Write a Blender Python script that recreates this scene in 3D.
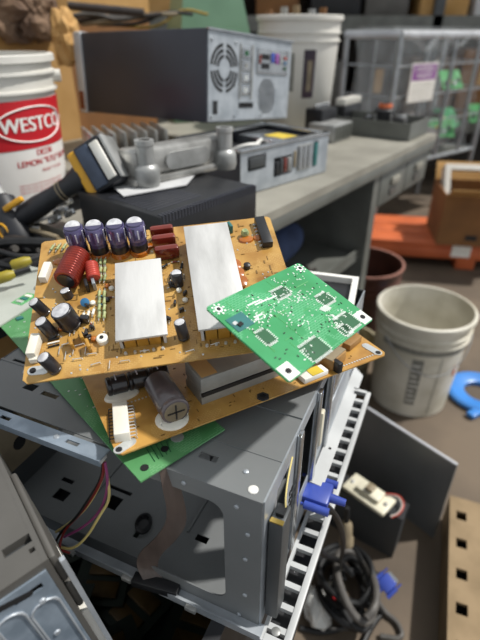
import bpy, bmesh, math, random
from mathutils import Matrix, Vector, noise
random.seed(7)
scene = bpy.context.scene
for o in list(bpy.data.objects): bpy.data.objects.remove(o)
COL = scene.collection

# ------------------------------------------------------------------ camera, world, light, exposure
F, PITCH, EYE = 480.0, math.radians(31.0), 1.15        # focal length in pixels of the 480x640 frame
cam = bpy.data.cameras.new('camera'); camo = bpy.data.objects.new('camera', cam); COL.objects.link(camo)
camo.location = (0, 0, EYE); camo.rotation_euler = (math.pi/2 - PITCH, 0, 0)
cam.sensor_fit = 'VERTICAL'; cam.sensor_height = 36.0; cam.lens = 27.0
cam.clip_start = 0.02
cam.dof.use_dof = True; cam.dof.focus_distance = 0.46; cam.dof.aperture_fstop = 4.6
scene.camera = camo
w = bpy.data.worlds.new('world'); scene.world = w; w.use_nodes = True
w.node_tree.nodes['Background'].inputs[0].default_value = (0.92, 0.96, 1.0, 1)
w.node_tree.nodes['Background'].inputs[1].default_value = 0.56
sun = bpy.data.lights.new('sun', 'SUN'); sun.energy = 3.7; sun.angle = math.radians(2.5); sun.color = (1.0, 0.965, 0.91)
suno = bpy.data.objects.new('sun', sun); COL.objects.link(suno)
suno.rotation_euler = Vector((-0.55, -0.08, -0.83)).to_track_quat('-Z', 'Y').to_euler()
vs = scene.view_settings
vs.view_transform = 'Standard'; vs.look = 'None'; vs.gamma = 1.0; vs.exposure = 0.25
vs.use_curve_mapping = False

# ------------------------------------------------------------------ survey helpers (photo pixel -> point of the place)
def ray(x, y):
    a = (x-240)/F; b = -(y-320)/F
    f = Vector((0, math.cos(PITCH), -math.sin(PITCH))); u = Vector((0, math.sin(PITCH), math.cos(PITCH)))
    return f + Vector((a, 0, 0)) + u*b
def at(x, y, z):
    r = ray(x, y); return Vector((0, 0, EYE)) + r*((z-EYE)/r.z)
def frame(o, ex, ey=None, z=None):
    ex = Vector(ex).normalized()
    if ey is None: ey = Vector((-ex.y, ex.x, 0))
    ez = ex.cross(Vector(ey)).normalized() if z is None else Vector(z).normalized()
    ey = ez.cross(ex).normalized()
    o = Vector(o)
    return Matrix(((ex.x, ey.x, ez.x, o.x), (ex.y, ey.y, ez.y, o.y), (ex.z, ey.z, ez.z, o.z), (0, 0, 0, 1)))
def uv(M, x, y, off=0.0):
    n = M.col[2].xyz; o = M.translation + n*off
    r = ray(x, y); c = Vector((0, 0, EYE)); t = (o-c).dot(n)/r.dot(n)
    p = M.inverted() @ (c + r*t)
    return p.x, p.y

# ------------------------------------------------------------------ materials
def lin(h):
    if isinstance(h, str):
        v = [int(h[i:i+2], 16)/255 for i in (0, 2, 4)]
        return tuple((c/12.92 if c <= .04045 else ((c+.055)/1.055)**2.4) for c in v)
    return h
MATS = {}
def mat(name, col, rough=.5, metal=0., col2=None, scale=25., bump=0., trans=0., alpha=1., spec=.5, detail=4., stretch=None, thr=None, coat=0., bscale=None):
    if name in MATS: return MATS[name]
    m = bpy.data.materials.new(name); m.use_nodes = True; nt = m.node_tree; N = nt.nodes; Lk = nt.links
    b = N['Principled BSDF']
    b.inputs['Roughness'].default_value = rough; b.inputs['Metallic'].default_value = metal
    b.inputs['Transmission Weight'].default_value = trans; b.inputs['Alpha'].default_value = alpha
    b.inputs['Specular IOR Level'].default_value = spec; b.inputs['Coat Weight'].default_value = coat
    c1 = lin(col); c2 = lin(col2) if col2 else tuple(v*.82 for v in c1)
    tc = N.new('ShaderNodeTexCoord'); mp = N.new('ShaderNodeMapping'); Lk.new(tc.outputs['Object'], mp.inputs[0])
    if stretch: mp.inputs['Scale'].default_value = stretch
    ns = N.new('ShaderNodeTexNoise'); ns.inputs['Scale'].default_value = scale; ns.inputs['Detail'].default_value = detail
    Lk.new(mp.outputs[0], ns.inputs['Vector'])
    rp = N.new('ShaderNodeValToRGB'); rp.color_ramp.elements[0].position = thr[0] if thr else .35; rp.color_ramp.elements[1].position = thr[1] if thr else .65
    rp.color_ramp.elements[0].color = (*c1, 1); rp.color_ramp.elements[1].color = (*c2, 1)
    Lk.new(ns.outputs['Fac'], rp.inputs[0]); Lk.new(rp.outputs[0], b.inputs['Base Color'])
    if bump:
        bp = N.new('ShaderNodeBump'); bp.inputs['Strength'].default_value = bump; bp.inputs['Distance'].default_value = .002
        n2 = N.new('ShaderNodeTexNoise'); n2.inputs['Scale'].default_value = bscale or scale*3; n2.inputs['Detail'].default_value = 5
        Lk.new(mp.outputs[0], n2.inputs['Vector']); Lk.new(n2.outputs['Fac'], bp.inputs['Height']); Lk.new(bp.outputs[0], b.inputs['Normal'])
    MATS[name] = m; return m
def pcb(name, col, col2, line, rough=.35, brick=90., amt=.35):
    m = mat(name, col, rough, 0, col2, 22., .1, spec=.5)
    nt = m.node_tree; N = nt.nodes; Lk = nt.links; b = N['Principled BSDF']
    src = b.inputs['Base Color'].links[0].from_socket
    tc = [n for n in N if n.type == 'TEX_COORD'][0]
    br = N.new('ShaderNodeTexBrick'); br.inputs['Scale'].default_value = brick; br.inputs['Mortar Size'].default_value = .03
    br.inputs['Color1'].default_value = (0, 0, 0, 1); br.inputs['Color2'].default_value = (0, 0, 0, 1); br.inputs['Mortar'].default_value = (1, 1, 1, 1)
    Lk.new(tc.outputs['Object'], br.inputs['Vector'])
    vo = N.new('ShaderNodeTexVoronoi'); vo.inputs['Scale'].default_value = brick*.55; Lk.new(tc.outputs['Object'], vo.inputs['Vector'])
    mt = N.new('ShaderNodeMath'); mt.operation = 'GREATER_THAN'; mt.inputs[1].default_value = .55
    Lk.new(vo.outputs['Color'], mt.inputs[0])
    m2 = N.new('ShaderNodeMath'); m2.operation = 'MULTIPLY'; Lk.new(mt.outputs[0], m2.inputs[0]); Lk.new(br.outputs['Color'], m2.inputs[1])
    m3 = N.new('ShaderNodeMath'); m3.operation = 'MULTIPLY'; m3.inputs[1].default_value = amt; Lk.new(m2.outputs[0], m3.inputs[0])
    mx = N.new('ShaderNodeMixRGB'); Lk.new(m3.outputs[0], mx.inputs[0]); Lk.new(src, mx.inputs[1]); mx.inputs[2].default_value = (*lin(line), 1)
    Lk.new(mx.outputs[0], b.inputs['Base Color'])
    return m
def stain(name, col, scale, lo, hi, amt):
    nt = MATS[name].node_tree; N = nt.nodes; Lk = nt.links; b = N['Principled BSDF']; src = b.inputs['Base Color'].links[0].from_socket
    tc = [n for n in N if n.type == 'TEX_COORD'][0]; ns = N.new('ShaderNodeTexNoise'); ns.inputs['Scale'].default_value = scale; ns.inputs['Detail'].default_value = 3
    Lk.new(tc.outputs['Object'], ns.inputs['Vector']); mr = N.new('ShaderNodeMapRange'); mr.inputs[1].default_value = lo; mr.inputs[2].default_value = hi; mr.inputs[4].default_value = amt
    Lk.new(ns.outputs['Fac'], mr.inputs[0]); mx = N.new('ShaderNodeMixRGB'); Lk.new(mr.outputs[0], mx.inputs[0]); Lk.new(src, mx.inputs[1]); mx.inputs[2].default_value = (*lin(col), 1); Lk.new(mx.outputs[0], b.inputs['Base Color'])
mat('concrete', '6b5d4d', .75, 0, '52473b', 3.2, .25, bscale=60)
mat('bench_paint', '6f716c', .5, .2, '5d5f5a', 9, .08)
mat('bench_top', '9a978c', .55, .1, '807d73', 6, .1)
mat('dark_wall', '4a443f', .8, 0, '38332f', 2)
mat('cardboard', 'c29a63', .85, 0, 'b0884f', 7, .12)
mat('brown_card', '8a6037', .85, 0, '74502f', 6, .1)
mat('kraft', '7d6550', .9, 0, '5c483a', 14, .5)
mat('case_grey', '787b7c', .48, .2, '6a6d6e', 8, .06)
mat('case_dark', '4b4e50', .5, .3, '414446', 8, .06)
mat('case_taupe', '64625e', .5, .3, '575551', 10, .08)
mat('zinc', 'b4bac0', .4, .45, '9aa1a8', 30, .1)
mat('zinc_blue', '9aa8b6', .42, .45, '83919f', 38, .15, thr=(.4, .6))
mat('chrome', 'b9bcbe', .22, .9, 'a2a5a8', 20)
mat('alu', 'cdcdcb', .45, .15, 'a6a6a4', 42, .2, stretch=(1, .3, 1), thr=(.4, .75))
mat('alu_dull', 'a3a29c', .5, .3, '8c8b86', 40, .1, stretch=(1, .2, 1))
mat('cast_alu', 'b4b3af', .36, .6, '8b8a86', 28, .2)
mat('cast_grey', 'a9aaa9', .42, .4, '858684', 20, .15)
mat('black_plastic', '16171a', .42, 0, '1f2023', 30, .05)
mat('black_matte', '0d0d0f', .8, 0, '141416', 20)
mat('charcoal', '3b3d46', .40, .1, '33353d', 6, .04)
mat('rubber', '0f1011', .5, 0, '191a1c', 60, .08)
mat('rubber_brown', '2b2522', .55, 0, '3a322d', 50, .08)
mat('rubber_grey', '55524e', .55, 0, '45423f', 50, .08)
mat('white_plastic', 'e6e5e0', .4, 0, 'd3d2cc', 12, .04)
mat('ivory', 'd9d4c0', .4, 0, 'c9c3ac', 14, .04)
mat('bucket_white', 'd9d7d1', .45, 0, 'c4c1b7', 5, .1, thr=(.3, .75))
mat('bucket_dirty', 'd6d2c5', .5, 0, 'a39d88', 7, .15, thr=(.42, .8))
mat('pail_offwhite', 'b9b090', .55, 0, '8f8770', 8, .1)
mat('bucket_brown', '5c3a30', .35, 0, '432a23', 9, .1); mat('rim_pink', 'a5776a', .4, 0, '8f6558', 20)
mat('red_print', 'c11f2a', .4, 0, 'b31b25', 8)
mat('white_print', 'f0eeea', .45, 0, 'e2dfda', 8)
mat('pale_label', 'd5d6d4', .5, 0, 'c4c5c3', 9)
mat('grey_print', '86867f', .6, 0, '74746d', 60)
mat('navy_print', '2a2233', .5, 0, '3d2a36', 25)
mat('purple', '8a4f93', .5, 0, '7d4587', 10)
mat('olive_bin', '67896f', .35, 0, '597a61', 5, .05)
mat('orange', 'c9683c', .5, 0, 'b45a33', 6, .1)
mat('tan_board', '8f7a5c', .8, 0, '7a674b', 12, .15)
mat('blue_lid', '3f83cf', .35, 0, '3777c0', 9)
mat('vga_blue', '3a4fa6', .4, 0, '304394', 30)
mat('tool_yellow', 'd9a122', .4, 0, 'c8921c', 20)
mat('tool_black', '23252b', .5, 0, '1b1d22', 30, .1)
mat('tool_blue', '3f4a5d', .35, .1, '353f50', 30)
pcb('pcb_yellow', 'bf9854', 'a0763a', 'd8b878', .3, 130, .35)
pcb('pcb_yellow_low', 'bd924c', 'a2763a', 'd8b878', .3, 130, .35)
pcb('pcb_green', '3d9660', '328650', '7cc096', .3, 120, .6)
pcb('pcb_green_big', '568f5c', '467f4d', '7db083', .35, 110, .5)
pcb('pcb_green_lite', '4fa05c', '3f8f50', '8cc890', .35, 80, .5)
stain('pcb_yellow', '7a4d18', 38, .52, .72, .7); stain('pcb_yellow_low', '7a4d18', 30, .52, .75, .6); stain('concrete', '3a3129', 1.7, .5, .7, .5)
mat('pcb_edge', '7d5f2a', .6); mat('pcb_pale', 'b3b8b0', .42, .1, 'a5aaa2', 14, .06)
mat('solder', 'd9dcdb', .3, .5, 'bfc2c1', 60); mat('silk', 'e4ebe4', .5)
mat('teal_pad', '2f6f6d', .35, 0, '275f5e', 30); mat('dark_green', '1f5a36', .4)
mat('cap_black', '1b1a1c', .32, 0, '26252a', 60, coat=.4); mat('cap_top', 'dcdcde', .35, .25, 'b4b4b8', 180)
mat('cap_purple', '3f3a5c', .3, 0, '35304f', 60, coat=.4); mat('cap_label', '6c6690', .25, .3, '544e78', 60, coat=.5); mat('bezel_grey', 'bfc1c1', .4, 0, 'adafaf', 12, .04); mat('silver_plastic', 'c6c8cb', .35, .2, 'b2b4b8', 10); mat('cap_stripe', 'cfcfda', .4)
mat('cap_brown', '4b4446', .3, 0, '6b6264', 35, coat=.5, thr=(.45, .7))
mat('copper_red', '9c3524', .28, .35, '7a2419', 60, coat=.4); mat('red_coil', 'b8473a', .35, .1, '9c382e', 50)
mat('maroon_gloss', '7a2a1c', .18, 0, '612015', 25, coat=.6); mat('amber_gloss', 'b0661c', .2, 0, '96520f', 30, coat=.6)
mat('glue', 'c8973f', .3, 0, 'b27f2b', 30, coat=.3, trans=.2)
mat('ceramic_white', 'e9e6da', .5, 0, 'd8d4c6', 40); mat('disc_blue', '2f6f9a', .35, 0, '285f86', 40)
mat('resistor_green', 'a3ab78', .45, 0, '7d8a62', 120, thr=(.45, .55)); mat('wood_core', 'a07a45', .6, 0, '8a6636', 40)
mat('yellow_tape', 'd8bd3a', .4, 0, 'c4a92e', 30); mat('label_white', 'eceae3', .5, 0, 'dcd9d0', 30)
mat('wire_yellow', 'e2cf86', .45); mat('wire_magenta', 'a04a82', .45); mat('wire_red', '8c2a26', .45); mat('wire_white', 'd8d5cc', .45)
mat('ribbon', '5f534d', .4, 0, '4a403b', 90, stretch=(1, 1, .05)); mat('brass', 'b59a55', .3, .7, '96803f', 40)
mat('paper_white', 'cfd0d0', .6, 0, 'b9babb', 12, .1); mat('blue_cloth', '39486b', .8, 0, '2d3a58', 20, .3)
mat('liner', 'd2d6d8', .12, 0, 'c0c6c8', 20, .3, alpha=.14); mat('steel_tube', 'a9adb0', .35, .6, '8f9396', 15)
mat('yellow_plug', '9a8c22', .5, 0, '7d701c', 30); mat('bin_black', '202124', .55, 0, '18191b', 12, .1)
mat('gold_chip', '5e4822', .4, .3, '4a381a', 40); mat('pcb_dark', '1c2a20', .45, 0, '141d17', 30)
mat('tan_ferrite', '8d8068', .5, 0, '776b56', 30); mat('panel_steel', '7f8284', .4, .45, '6c6f71', 5, .06, thr=(.3, .7))

# ------------------------------------------------------------------ mesh builder
class MB:
    def __init__(s): s.v = []; s.f = []
    def add(s, vs, fs, M=None):
        k = len(s.v)
        s.v += [tuple(M @ Vector(v)) if M else tuple(v) for v in vs]; s.f += [tuple(i+k for i in f) for f in fs]; return s
    def box(s, x0, y0, z0, x1, y1, z1, M=None, bev=0):
        if bev:
            bm = bmesh.new(); bmesh.ops.create_cube(bm, size=1)
            for v in bm.verts: v.co = Vector(((x0+x1)/2+v.co.x*(x1-x0), (y0+y1)/2+v.co.y*(y1-y0), (z0+z1)/2+v.co.z*(z1-z0)))
            bmesh.ops.bevel(bm, geom=list(bm.edges), offset=bev, segments=2, affect='EDGES', profile=.5)
            bm.verts.index_update(); s.add([v.co.copy() for v in bm.verts], [[v.index for v in f.verts] for f in bm.faces], M); bm.free(); return s
        vs = [(x0, y0, z0), (x1, y0, z0), (x1, y1, z0), (x0, y1, z0), (x0, y0, z1), (x1, y0, z1), (x1, y1, z1), (x0, y1, z1)]
        return s.add(vs, [(0, 3, 2, 1), (4, 5, 6, 7), (0, 1, 5, 4), (1, 2, 6, 5), (2, 3, 7, 6), (3, 0, 4, 7)], M)
    def cbox(s, cx, cy, cz, sx, sy, sz, rz=0, bev=0, M=None):
        T = Matrix.Translation((cx, cy, cz)) @ Matrix.Rotation(rz, 4, 'Z')
        if M: T = M @ T
        return s.box(-sx/2, -sy/2, -sz/2, sx/2, sy/2, sz/2, T, bev)
    def lathe(s, prof, n=20, M=None, closed=False):
        vs = []; fs = []; m = len(prof)
        for r, z in prof:
            for i in range(n):
                a = 2*math.pi*i/n; vs.append((r*math.cos(a), r*math.sin(a), z))
        for j in range(m-1 if not closed else m):
            jj = (j+1) % m
            for i in range(n): fs.append((j*n+i, j*n+(i+1) % n, jj*n+(i+1) % n, jj*n+i))
        if not closed:
            fs.append(tuple(range(n))[::-1]); fs.append(tuple((m-1)*n+i for i in range(n)))
        return s.add(vs, fs, M)
    def cyl(s, p0, p1, r0, r1=None, n=16):
        p0 = Vector(p0); p1 = Vector(p1); d = p1-p0
        M = Matrix.Translation(p0) @ d.to_track_quat('Z', 'Y').to_matrix().to_4x4()
        return s.lathe([(r0, 0), (r0 if r1 is None else r1, d.length)], n, M)
    def lathe_on(s, p0, p1, prof, n=20, closed=False):
        p0 = Vector(p0); p1 = Vector(p1); d = p1-p0
        M = Matrix.Translation(p0) @ d.to_track_quat('Z', 'Y').to_matrix().to_4x4()
        return s.lathe(prof, n, M, closed)
    def tube(s, pts, r, n=8, smooth=0):
        P = [Vector(p) for p in pts]
        for _ in range(smooth):
            Q = [P[0]]
            for a, b in zip(P, P[1:]): Q += [a*.75+b*.25, a*.25+b*.75]
            P = Q+[P[-1]]
        vs = []; fs = []; up = Vector((.31, .17, .93)); m = len(P)
        for i, p in enumerate(P):
            t = (P[min(i+1, m-1)]-P[max(i-1, 0)]).normalized(); x = t.cross(up)
            if x.length < 1e-4: x = t.orthogonal()
            x.normalize(); y = t.cross(x); up = x.cross(t) if False else up
            for k in range(n):
                a = 2*math.pi*k/n; vs.append(tuple(p+x*(r*math.cos(a))+y*(r*math.sin(a))))
        for i in range(m-1):
            for k in range(n): fs.append((i*n+k, i*n+(k+1) % n, (i+1)*n+(k+1) % n, (i+1)*n+k))
        fs.append(tuple(range(n))[::-1]); fs.append(tuple((m-1)*n+k for k in range(n)))
        return s.add(vs, fs)
    def prism(s, poly, z0, z1, M=None):
        n = len(poly)
        vs = [(x, y, z0) for x, y in poly]+[(x, y, z1) for x, y in poly]
        fs = [tuple(range(n))[::-1], tuple(range(n, 2*n))]+[(i, (i+1) % n, n+(i+1) % n, n+i) for i in range(n)]
        return s.add(vs, fs, M)
    def plate(s, x0, y0, x1, y1, z0, z1, holes=(), M=None):
        """flat plate in xy with rectangular openings (hx0,hy0,hx1,hy1)"""
        xs = sorted({x0, x1} | {h[0] for h in holes} | {h[2] for h in holes}); ys = sorted({y0, y1} | {h[1] for h in holes} | {h[3] for h in holes})
        full = set()
        for i in range(len(xs)-1):
            for j in range(len(ys)-1):
                cx = (xs[i]+xs[i+1])/2; cy = (ys[j]+ys[j+1])/2
                if not any(h[0] < cx < h[2] and h[1] < cy < h[3] for h in holes): full.add((i, j))
        idx = {}; vs = []; fs = []
        def vid(i, j, k):
            if (i, j, k) not in idx: idx[i, j, k] = len(vs); vs.append((xs[i], ys[j], (z0, z1)[k]))
            return idx[i, j, k]
        for i, j in full:
            fs.append((vid(i, j, 1), vid(i+1, j, 1), vid(i+1, j+1, 1), vid(i, j+1, 1)))
            fs.append((vid(i, j, 0), vid(i, j+1, 0), vid(i+1, j+1, 0), vid(i+1, j, 0)))
            for di, dj, a, b in ((-1, 0, (0, 1), (0, 0)), (1, 0, (1, 0), (1, 1)), (0, -1, (0, 0), (1, 0)), (0, 1, (1, 1), (0, 1))):
                if (i+di, j+dj) not in full:
                    p = (i+a[0], j+a[1]); q = (i+b[0], j+b[1])
                    fs.append((vid(*p, 0), vid(*q, 0), vid(*q, 1), vid(*p, 1)))
        return s.add(vs, fs, M)
    def build(s, name, material, parent=None, M=None, ang=35):
        me = bpy.data.meshes.new(name); me.from_pydata(s.v, [], s.f); me.validate(); me.update()
        for p in me.polygons: p.use_smooth = True
        me.set_sharp_from_angle(angle=math.radians(ang))
        me.materials.append(MATS[material])
        o = bpy.data.objects.new(name, me); COL.objects.link(o)
        if parent is not None: o.parent = parent
        if M is not None: o.matrix_local = M
        return o
def tag(o, label, cat, group=None, kind=None):
    o['label'] = label; o['category'] = cat
    if group: o['group'] = group
    if kind: o['kind'] = kind
    return o
def thing(name, M, label, cat, group=None):
    o = bpy.data.objects.new(name, None); COL.objects.link(o); o.empty_display_size = .02
    o.matrix_world = M if isinstance(M, Matrix) else Matrix.Translation(M)
    return tag(o, label, cat, group)
def struct(o): o['kind'] = 'structure'; return o
def stuff(o): o['kind'] = 'stuff'; return o
def copy_tree(o, parent=None):
    c = o.copy(); COL.objects.link(c)
    if parent: c.parent = parent
    for ch in [x for x in bpy.data.objects if x.parent == o]: copy_tree(ch, c)
    return c
def text_mesh(txt, size, extrude=.0, align='CENTER'):
    cu = bpy.data.curves.new('lettering', 'FONT'); cu.body = txt; cu.size = size; cu.extrude = extrude; cu.align_x = align; cu.align_y = 'CENTER'
    ob = bpy.data.objects.new('lettering', cu); COL.objects.link(ob); bpy.context.view_layer.update()
    me = bpy.data.meshes.new_from_object(ob.evaluated_get(bpy.context.evaluated_depsgraph_get()))
    vs = [v.co.copy() for v in me.vertices]; fs = [tuple(p.vertices) for p in me.polygons]
    bpy.data.objects.remove(ob); bpy.data.curves.remove(cu); bpy.data.meshes.remove(me)
    return vs, fs
X3 = Vector((1, 0, 0)); Z3 = Vector((0, 0, 1))

# ------------------------------------------------------------------ frames of the main things
e1 = Vector((.4035, .915, 0)); e2 = Vector((-.915, .4035, 0))
CH = frame((.018, .245, .659), e1, e2)                       # open chassis: x along its front, y to its back, z up
b1 = Vector((.595, .804, 0)); b2 = Vector((-.804, .595, 0))
BN = frame((.033, .842, 0), b1, b2)                          # workbench: x along front edge, y to the back
YU = frame((-.1803, .3129, .900), (.9861, .1546, .0603), (-.1659, .9285, .3323))      # upper amber board
GS = frame((.0352, .2683, .9371), (.6527, .7565, -.0412), (-.7032, .6251, .3387))     # small green board
YL = frame((-.099, .276, .8560), (.256, .143, 0))            # lower amber board
GB = frame((-.079, .261, .8415), (.742, .670, 0))            # large green board

# ================================================================== SETTING
struct(MB().box(-3, -1.5, -.05, 4, 5.2, 0).build('floor', 'concrete'))
struct(MB().box(-3, 4.9, 0, 4, 5.0, 3.0).build('wall_back', 'dark_wall'))

# ================================================================== WORKBENCH
bench = thing('workbench', BN, 'long grey steel workbench with open shelf bay and hanging drawers', 'workbench')
MB().prism([(-.25, 0), (1.04, 0), (1.04, .88), (.012, .88), (.012, .30), (-.25, .30)], .842, .86).build('worktop', 'bench_top', bench)
MB().box(-.10, .0, .815, 1.04, .02, .8415, bev=.002).build('front_rail', 'bench_paint', bench)
MB().box(.575, .012, 0, .615, .052, .815).box(.575, .052, .08, .585, .84, .842).build('leg', 'bench_paint', bench)
MB().box(-.215, .25, 0, -.175, .29, .8415).build('leg', 'bench_paint', bench)
MB().box(.995, .45, 0, 1.03, .49, .8415).build('leg', 'bench_paint', bench)
MB().box(.995, .82, 0, 1.03, .86, .8415).build('leg', 'bench_paint', bench)
MB().box(.02, .70, .30, .575, .705, .8415).build('back_panel', 'case_dark', bench)
MB().box(.02, .03, .30, .03, .70, .8415).build('light_block_end', 'case_dark', bench)  # unseen side wall added to block light from the shelf bay
MB().box(.03, .03, .30, .575, .70, .31).build('light_block_bottom', 'case_dark', bench)  # added floor of the bay, keeps its inside dark
MB().box(.05, .03, .565, .574, .69, .583).box(.05, .03, .583, .574, .036, .60).build('shelf', 'bench_paint', bench)
for k in range(2):
    dr = MB().box(.625+k*.205, .012, .715, .825+k*.205, .03, .812, bev=.002).box(.63+k*.205, .03, .72, .82+k*.205, .40, .80).build('drawer', 'bench_paint', bench)
    MB().box(.70+k*.205, .004, .765, .76+k*.205, .012, .785, bev=.002).build('handle', 'bench_top', dr)
    MB().box(.70+k*.205, .008, .735, .75+k*.205, .012, .752).build('label_holder', 'case_taupe', dr)

# low table behind the pile, carries pail, cables and tool
lt = thing('side_table', BN, 'low dark steel side table under the cable heap and red pail', 'table')
MB().prism([(-1.0, .14), (-.262, .14), (-.262, .312), (.0, .312), (.0, .89), (-1.0, .89)], .775, .80).build('tabletop', 'case_dark', lt)
for x, y in ((-.98, .34), (-.31, .34), (-.98, .85), (-.04, .85)):
    MB().box(x, y, 0, x+.03, y+.03, .775).build('leg', 'bench_paint', lt)

# cushion roll, box and cable on the shelf of the bench
r = MB(); prof = [(.0, 0)]+[(.052*(1-abs(t*2-1)**6*.35), t*.36) for t in [i/14 for i in range(15)]]+[(0, .36)]
r.lathe_on(BN @ Vector((.12, .16, .640)), BN @ Vector((.48, .20, .640)), prof[1:-1], 18)
tag(r.build('cushion_roll', 'blue_cloth'), 'dark blue padded roll lying on the shelf inside the workbench', 'cushion')
for k in range(3):
    c = MB().tube([BN @ Vector((.16+.09*k+.05*math.cos(a*.9), .085+.02*math.sin(a*1.3+k), .592+.004*(a % 2))) for a in range(9)], .005, 8, 2)
    tag(c.build('shelf_cable', ('rubber_grey', 'rubber', 'rubber_brown')[k]), ('grey cable curled on the workbench shelf by the padded roll', 'black cable curled on the workbench shelf by the padded roll', 'brown cable curled on the workbench shelf by the padded roll')[k], 'cable')

# ================================================================== OPEN CHASSIS (foreground)
ch = thing('computer_chassis', CH, 'open grey steel computer chassis lying on its side under the circuit boards', 'computer case')
holes = [(.055, .085, .063, .10), (.05, .205, .068, .222), (.075, .20, .080, .235), (.03, .16, .045, .166), (.12, .10, .125, .14), (.10, .16, .118, .164), (.16, .2, .165, .25), (.035, .27, .05, .288), (.06, .278, .066, .296), (.16, .09, .20, .095)]
CT = CH @ Matrix.Translation((0, 0, .18))
def hole_px(M, x0, y0, x1, y1, w, h):
    cx, cy = uv(M, (x0+x1)/2, (y0+y1)/2); return (cx-w/2, cy-h/2, cx+w/2, cy+h/2)
slot = hole_px(CT, 200, 453, 217, 461, .007, .017)
MB().plate(0, 0, .386, .335, 0, .0015, holes).build('side_tray', 'case_grey', ch)
MB().box(.06, .11, .0015, .20, .113, .0035).box(.06, .24, .0015, .24, .243, .0035).box(.13, .12, .0015, .133, .3, .0035).build('tray_rib', 'case_grey', ch)
g = MB(); g.lathe([(.013, 0), (.014, .003), (.010, .004), (.009, .0016)], 20, Matrix.Translation((*uv(CH, 144, 526), .0015)) @ Matrix.Rotation(.35, 4, 'Z') @ Matrix.Diagonal((.95, .7, 1.6, 1)))
g.build('grommet', 'black_plastic', ch)
# bottom rim with lip and tabs
m = MB().box(-.012, -.006, -.003, .001, .335, .004).box(-.013, -.006, .003, -.011, .335, .009); m.build('bottom_rail', 'zinc', ch)
for y in (.06, .135, .21): MB().box(-.0175, y, .002, -.0105, y+.012, .008, bev=.001).build('clip', 'cast_grey', ch)
m = MB().box(-.001, .128, .0, .0, .335, .022); m.build('bottom_lip', 'case_dark', ch)
# drive cage: near face with big opening, top, far and left walls
RZ = Matrix(((0, 0, -1, 0), (1, 0, 0, 0), (0, 1, 0, 0), (0, 0, 0, 1)))    # plate xy -> (y,z), thickness towards -x
cage = MB()
cage.plate(0, 0, .128, .18, 0, .0015, [(.034, .022, .129, .160)], RZ)
for (yy, zz, sy_, sz_) in ((.034, .160, 1, -1), (.034, .022, 1, 1)):
    pts_ = [(yy, zz)]+[(yy+sy_*.014*(1-math.sin(t)), zz+sz_*.014*(1-math.cos(t))) for t in [math.pi/2*i/6 for i in range(7)]]
    cage.prism(pts_, 0, .0015, RZ)
cage.build('cage_face', 'case_grey', ch)
m = MB().plate(0, 0, .30, .128, .1785, .180, [slot, (.12, .03, .125, .06)]); m.box(.10, .0, .18, .30, .128, .1815).box(.043, .0, .18, .045, .128, .1806)
m.build('cage_top', 'case_grey', ch)
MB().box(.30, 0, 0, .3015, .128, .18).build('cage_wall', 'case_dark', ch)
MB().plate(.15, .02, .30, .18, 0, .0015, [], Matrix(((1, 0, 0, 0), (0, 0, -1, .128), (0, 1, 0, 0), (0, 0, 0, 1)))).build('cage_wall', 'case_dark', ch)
for y, z in ((.022, .165), (.014, .10), (.014, .045), (.02, .008), (.07, .170), (.012, .135)):
    MB().lathe_on((-.0015, y, z), (-.0028, y, z), [(.0022, 0), (.0022, .0007), (.0014, .0013)], 12).build('rivet', 'zinc', ch)
for x, y in ((.022, .024), (.07, .10), (.018, .105), (.16, .03)):
    MB().lathe([(.0024, 0), (.0024, .0007), (.0014, .0013)], 12, Matrix.Translation((x, y, .180 if x < .09 else .1815))).build('rivet', 'zinc', ch)
MB().lathe([(.0042, 0), (.0042, .0006), (.0036, .0010)], 16, Matrix.Translation((.0075, .0115, .180))).build('paint_dot', 'white_plastic', ch)
# small black feet on cage top under the boards
for x, y in ((.115, .075), (.135, .055)):
    MB().box(x, y, .1815, x+.016, y+.012, .193, bev=.0015).build('rubber_foot', 'black_plastic', ch)
# front wall (y = 0) with bays
RY = Matrix(((1, 0, 0, 0), (0, 0, 1, -.0015), (0, 1, 0, 0), (0, 0, 0, 1)))
MB().plate(.0, .0, .386, .18, 0, .0015, [(.030, .02, .060, .16), (.10, .06, .145, .165), (.155, .06, .20, .165), (.22, .03, .36, .16)], RY).build('front_wall', 'zinc', ch)
for x in (.084, .150, .208): MB().box(x-.004, -.006, .01, x+.006, -.0015, .178, bev=.001).build('bay_strip', 'chrome', ch)
m = MB()
for i in range(9):
    for j in range(2): m.box(.068+j*.006, -.0022, .03+i*.01, .071+j*.006, -.0014, .036+i*.01)
m.build('vent_perforation', 'black_matte', ch)
MB().box(.160, -.0075, .09, .170, -.002, .140, bev=.002).build('front_latch', 'ivory', ch)
MB().box(.22, -.005, .12, .34, -.0016, .165, bev=.001).build('bay_cover', 'chrome', ch)
MB().box(.22, -.004, .04, .34, -.0016, .105, bev=.001).build('bay_cover', 'zinc', ch)
# drive standing out of the bay
dv = MB().box(.006, -.0155, .012, .028, -.003, .150, bev=.0015).build('drive', 'case_dark', ch)
MB().box(.0065, -.0150, .1502, .011, -.0035, .1512).build('drive_plate', 'brass', dv)
MB().box(.014, -.013, .1502, .024, -.006, .154).build('drive_connector', 'black_plastic', dv)
MB().tube([(.022, -.012, .153), (.026, -.010, .160), (.040, -.007, .168), (.06, -.004, .172)], .0007, 6, 2).build('wire', 'wire_yellow', dv)
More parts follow.
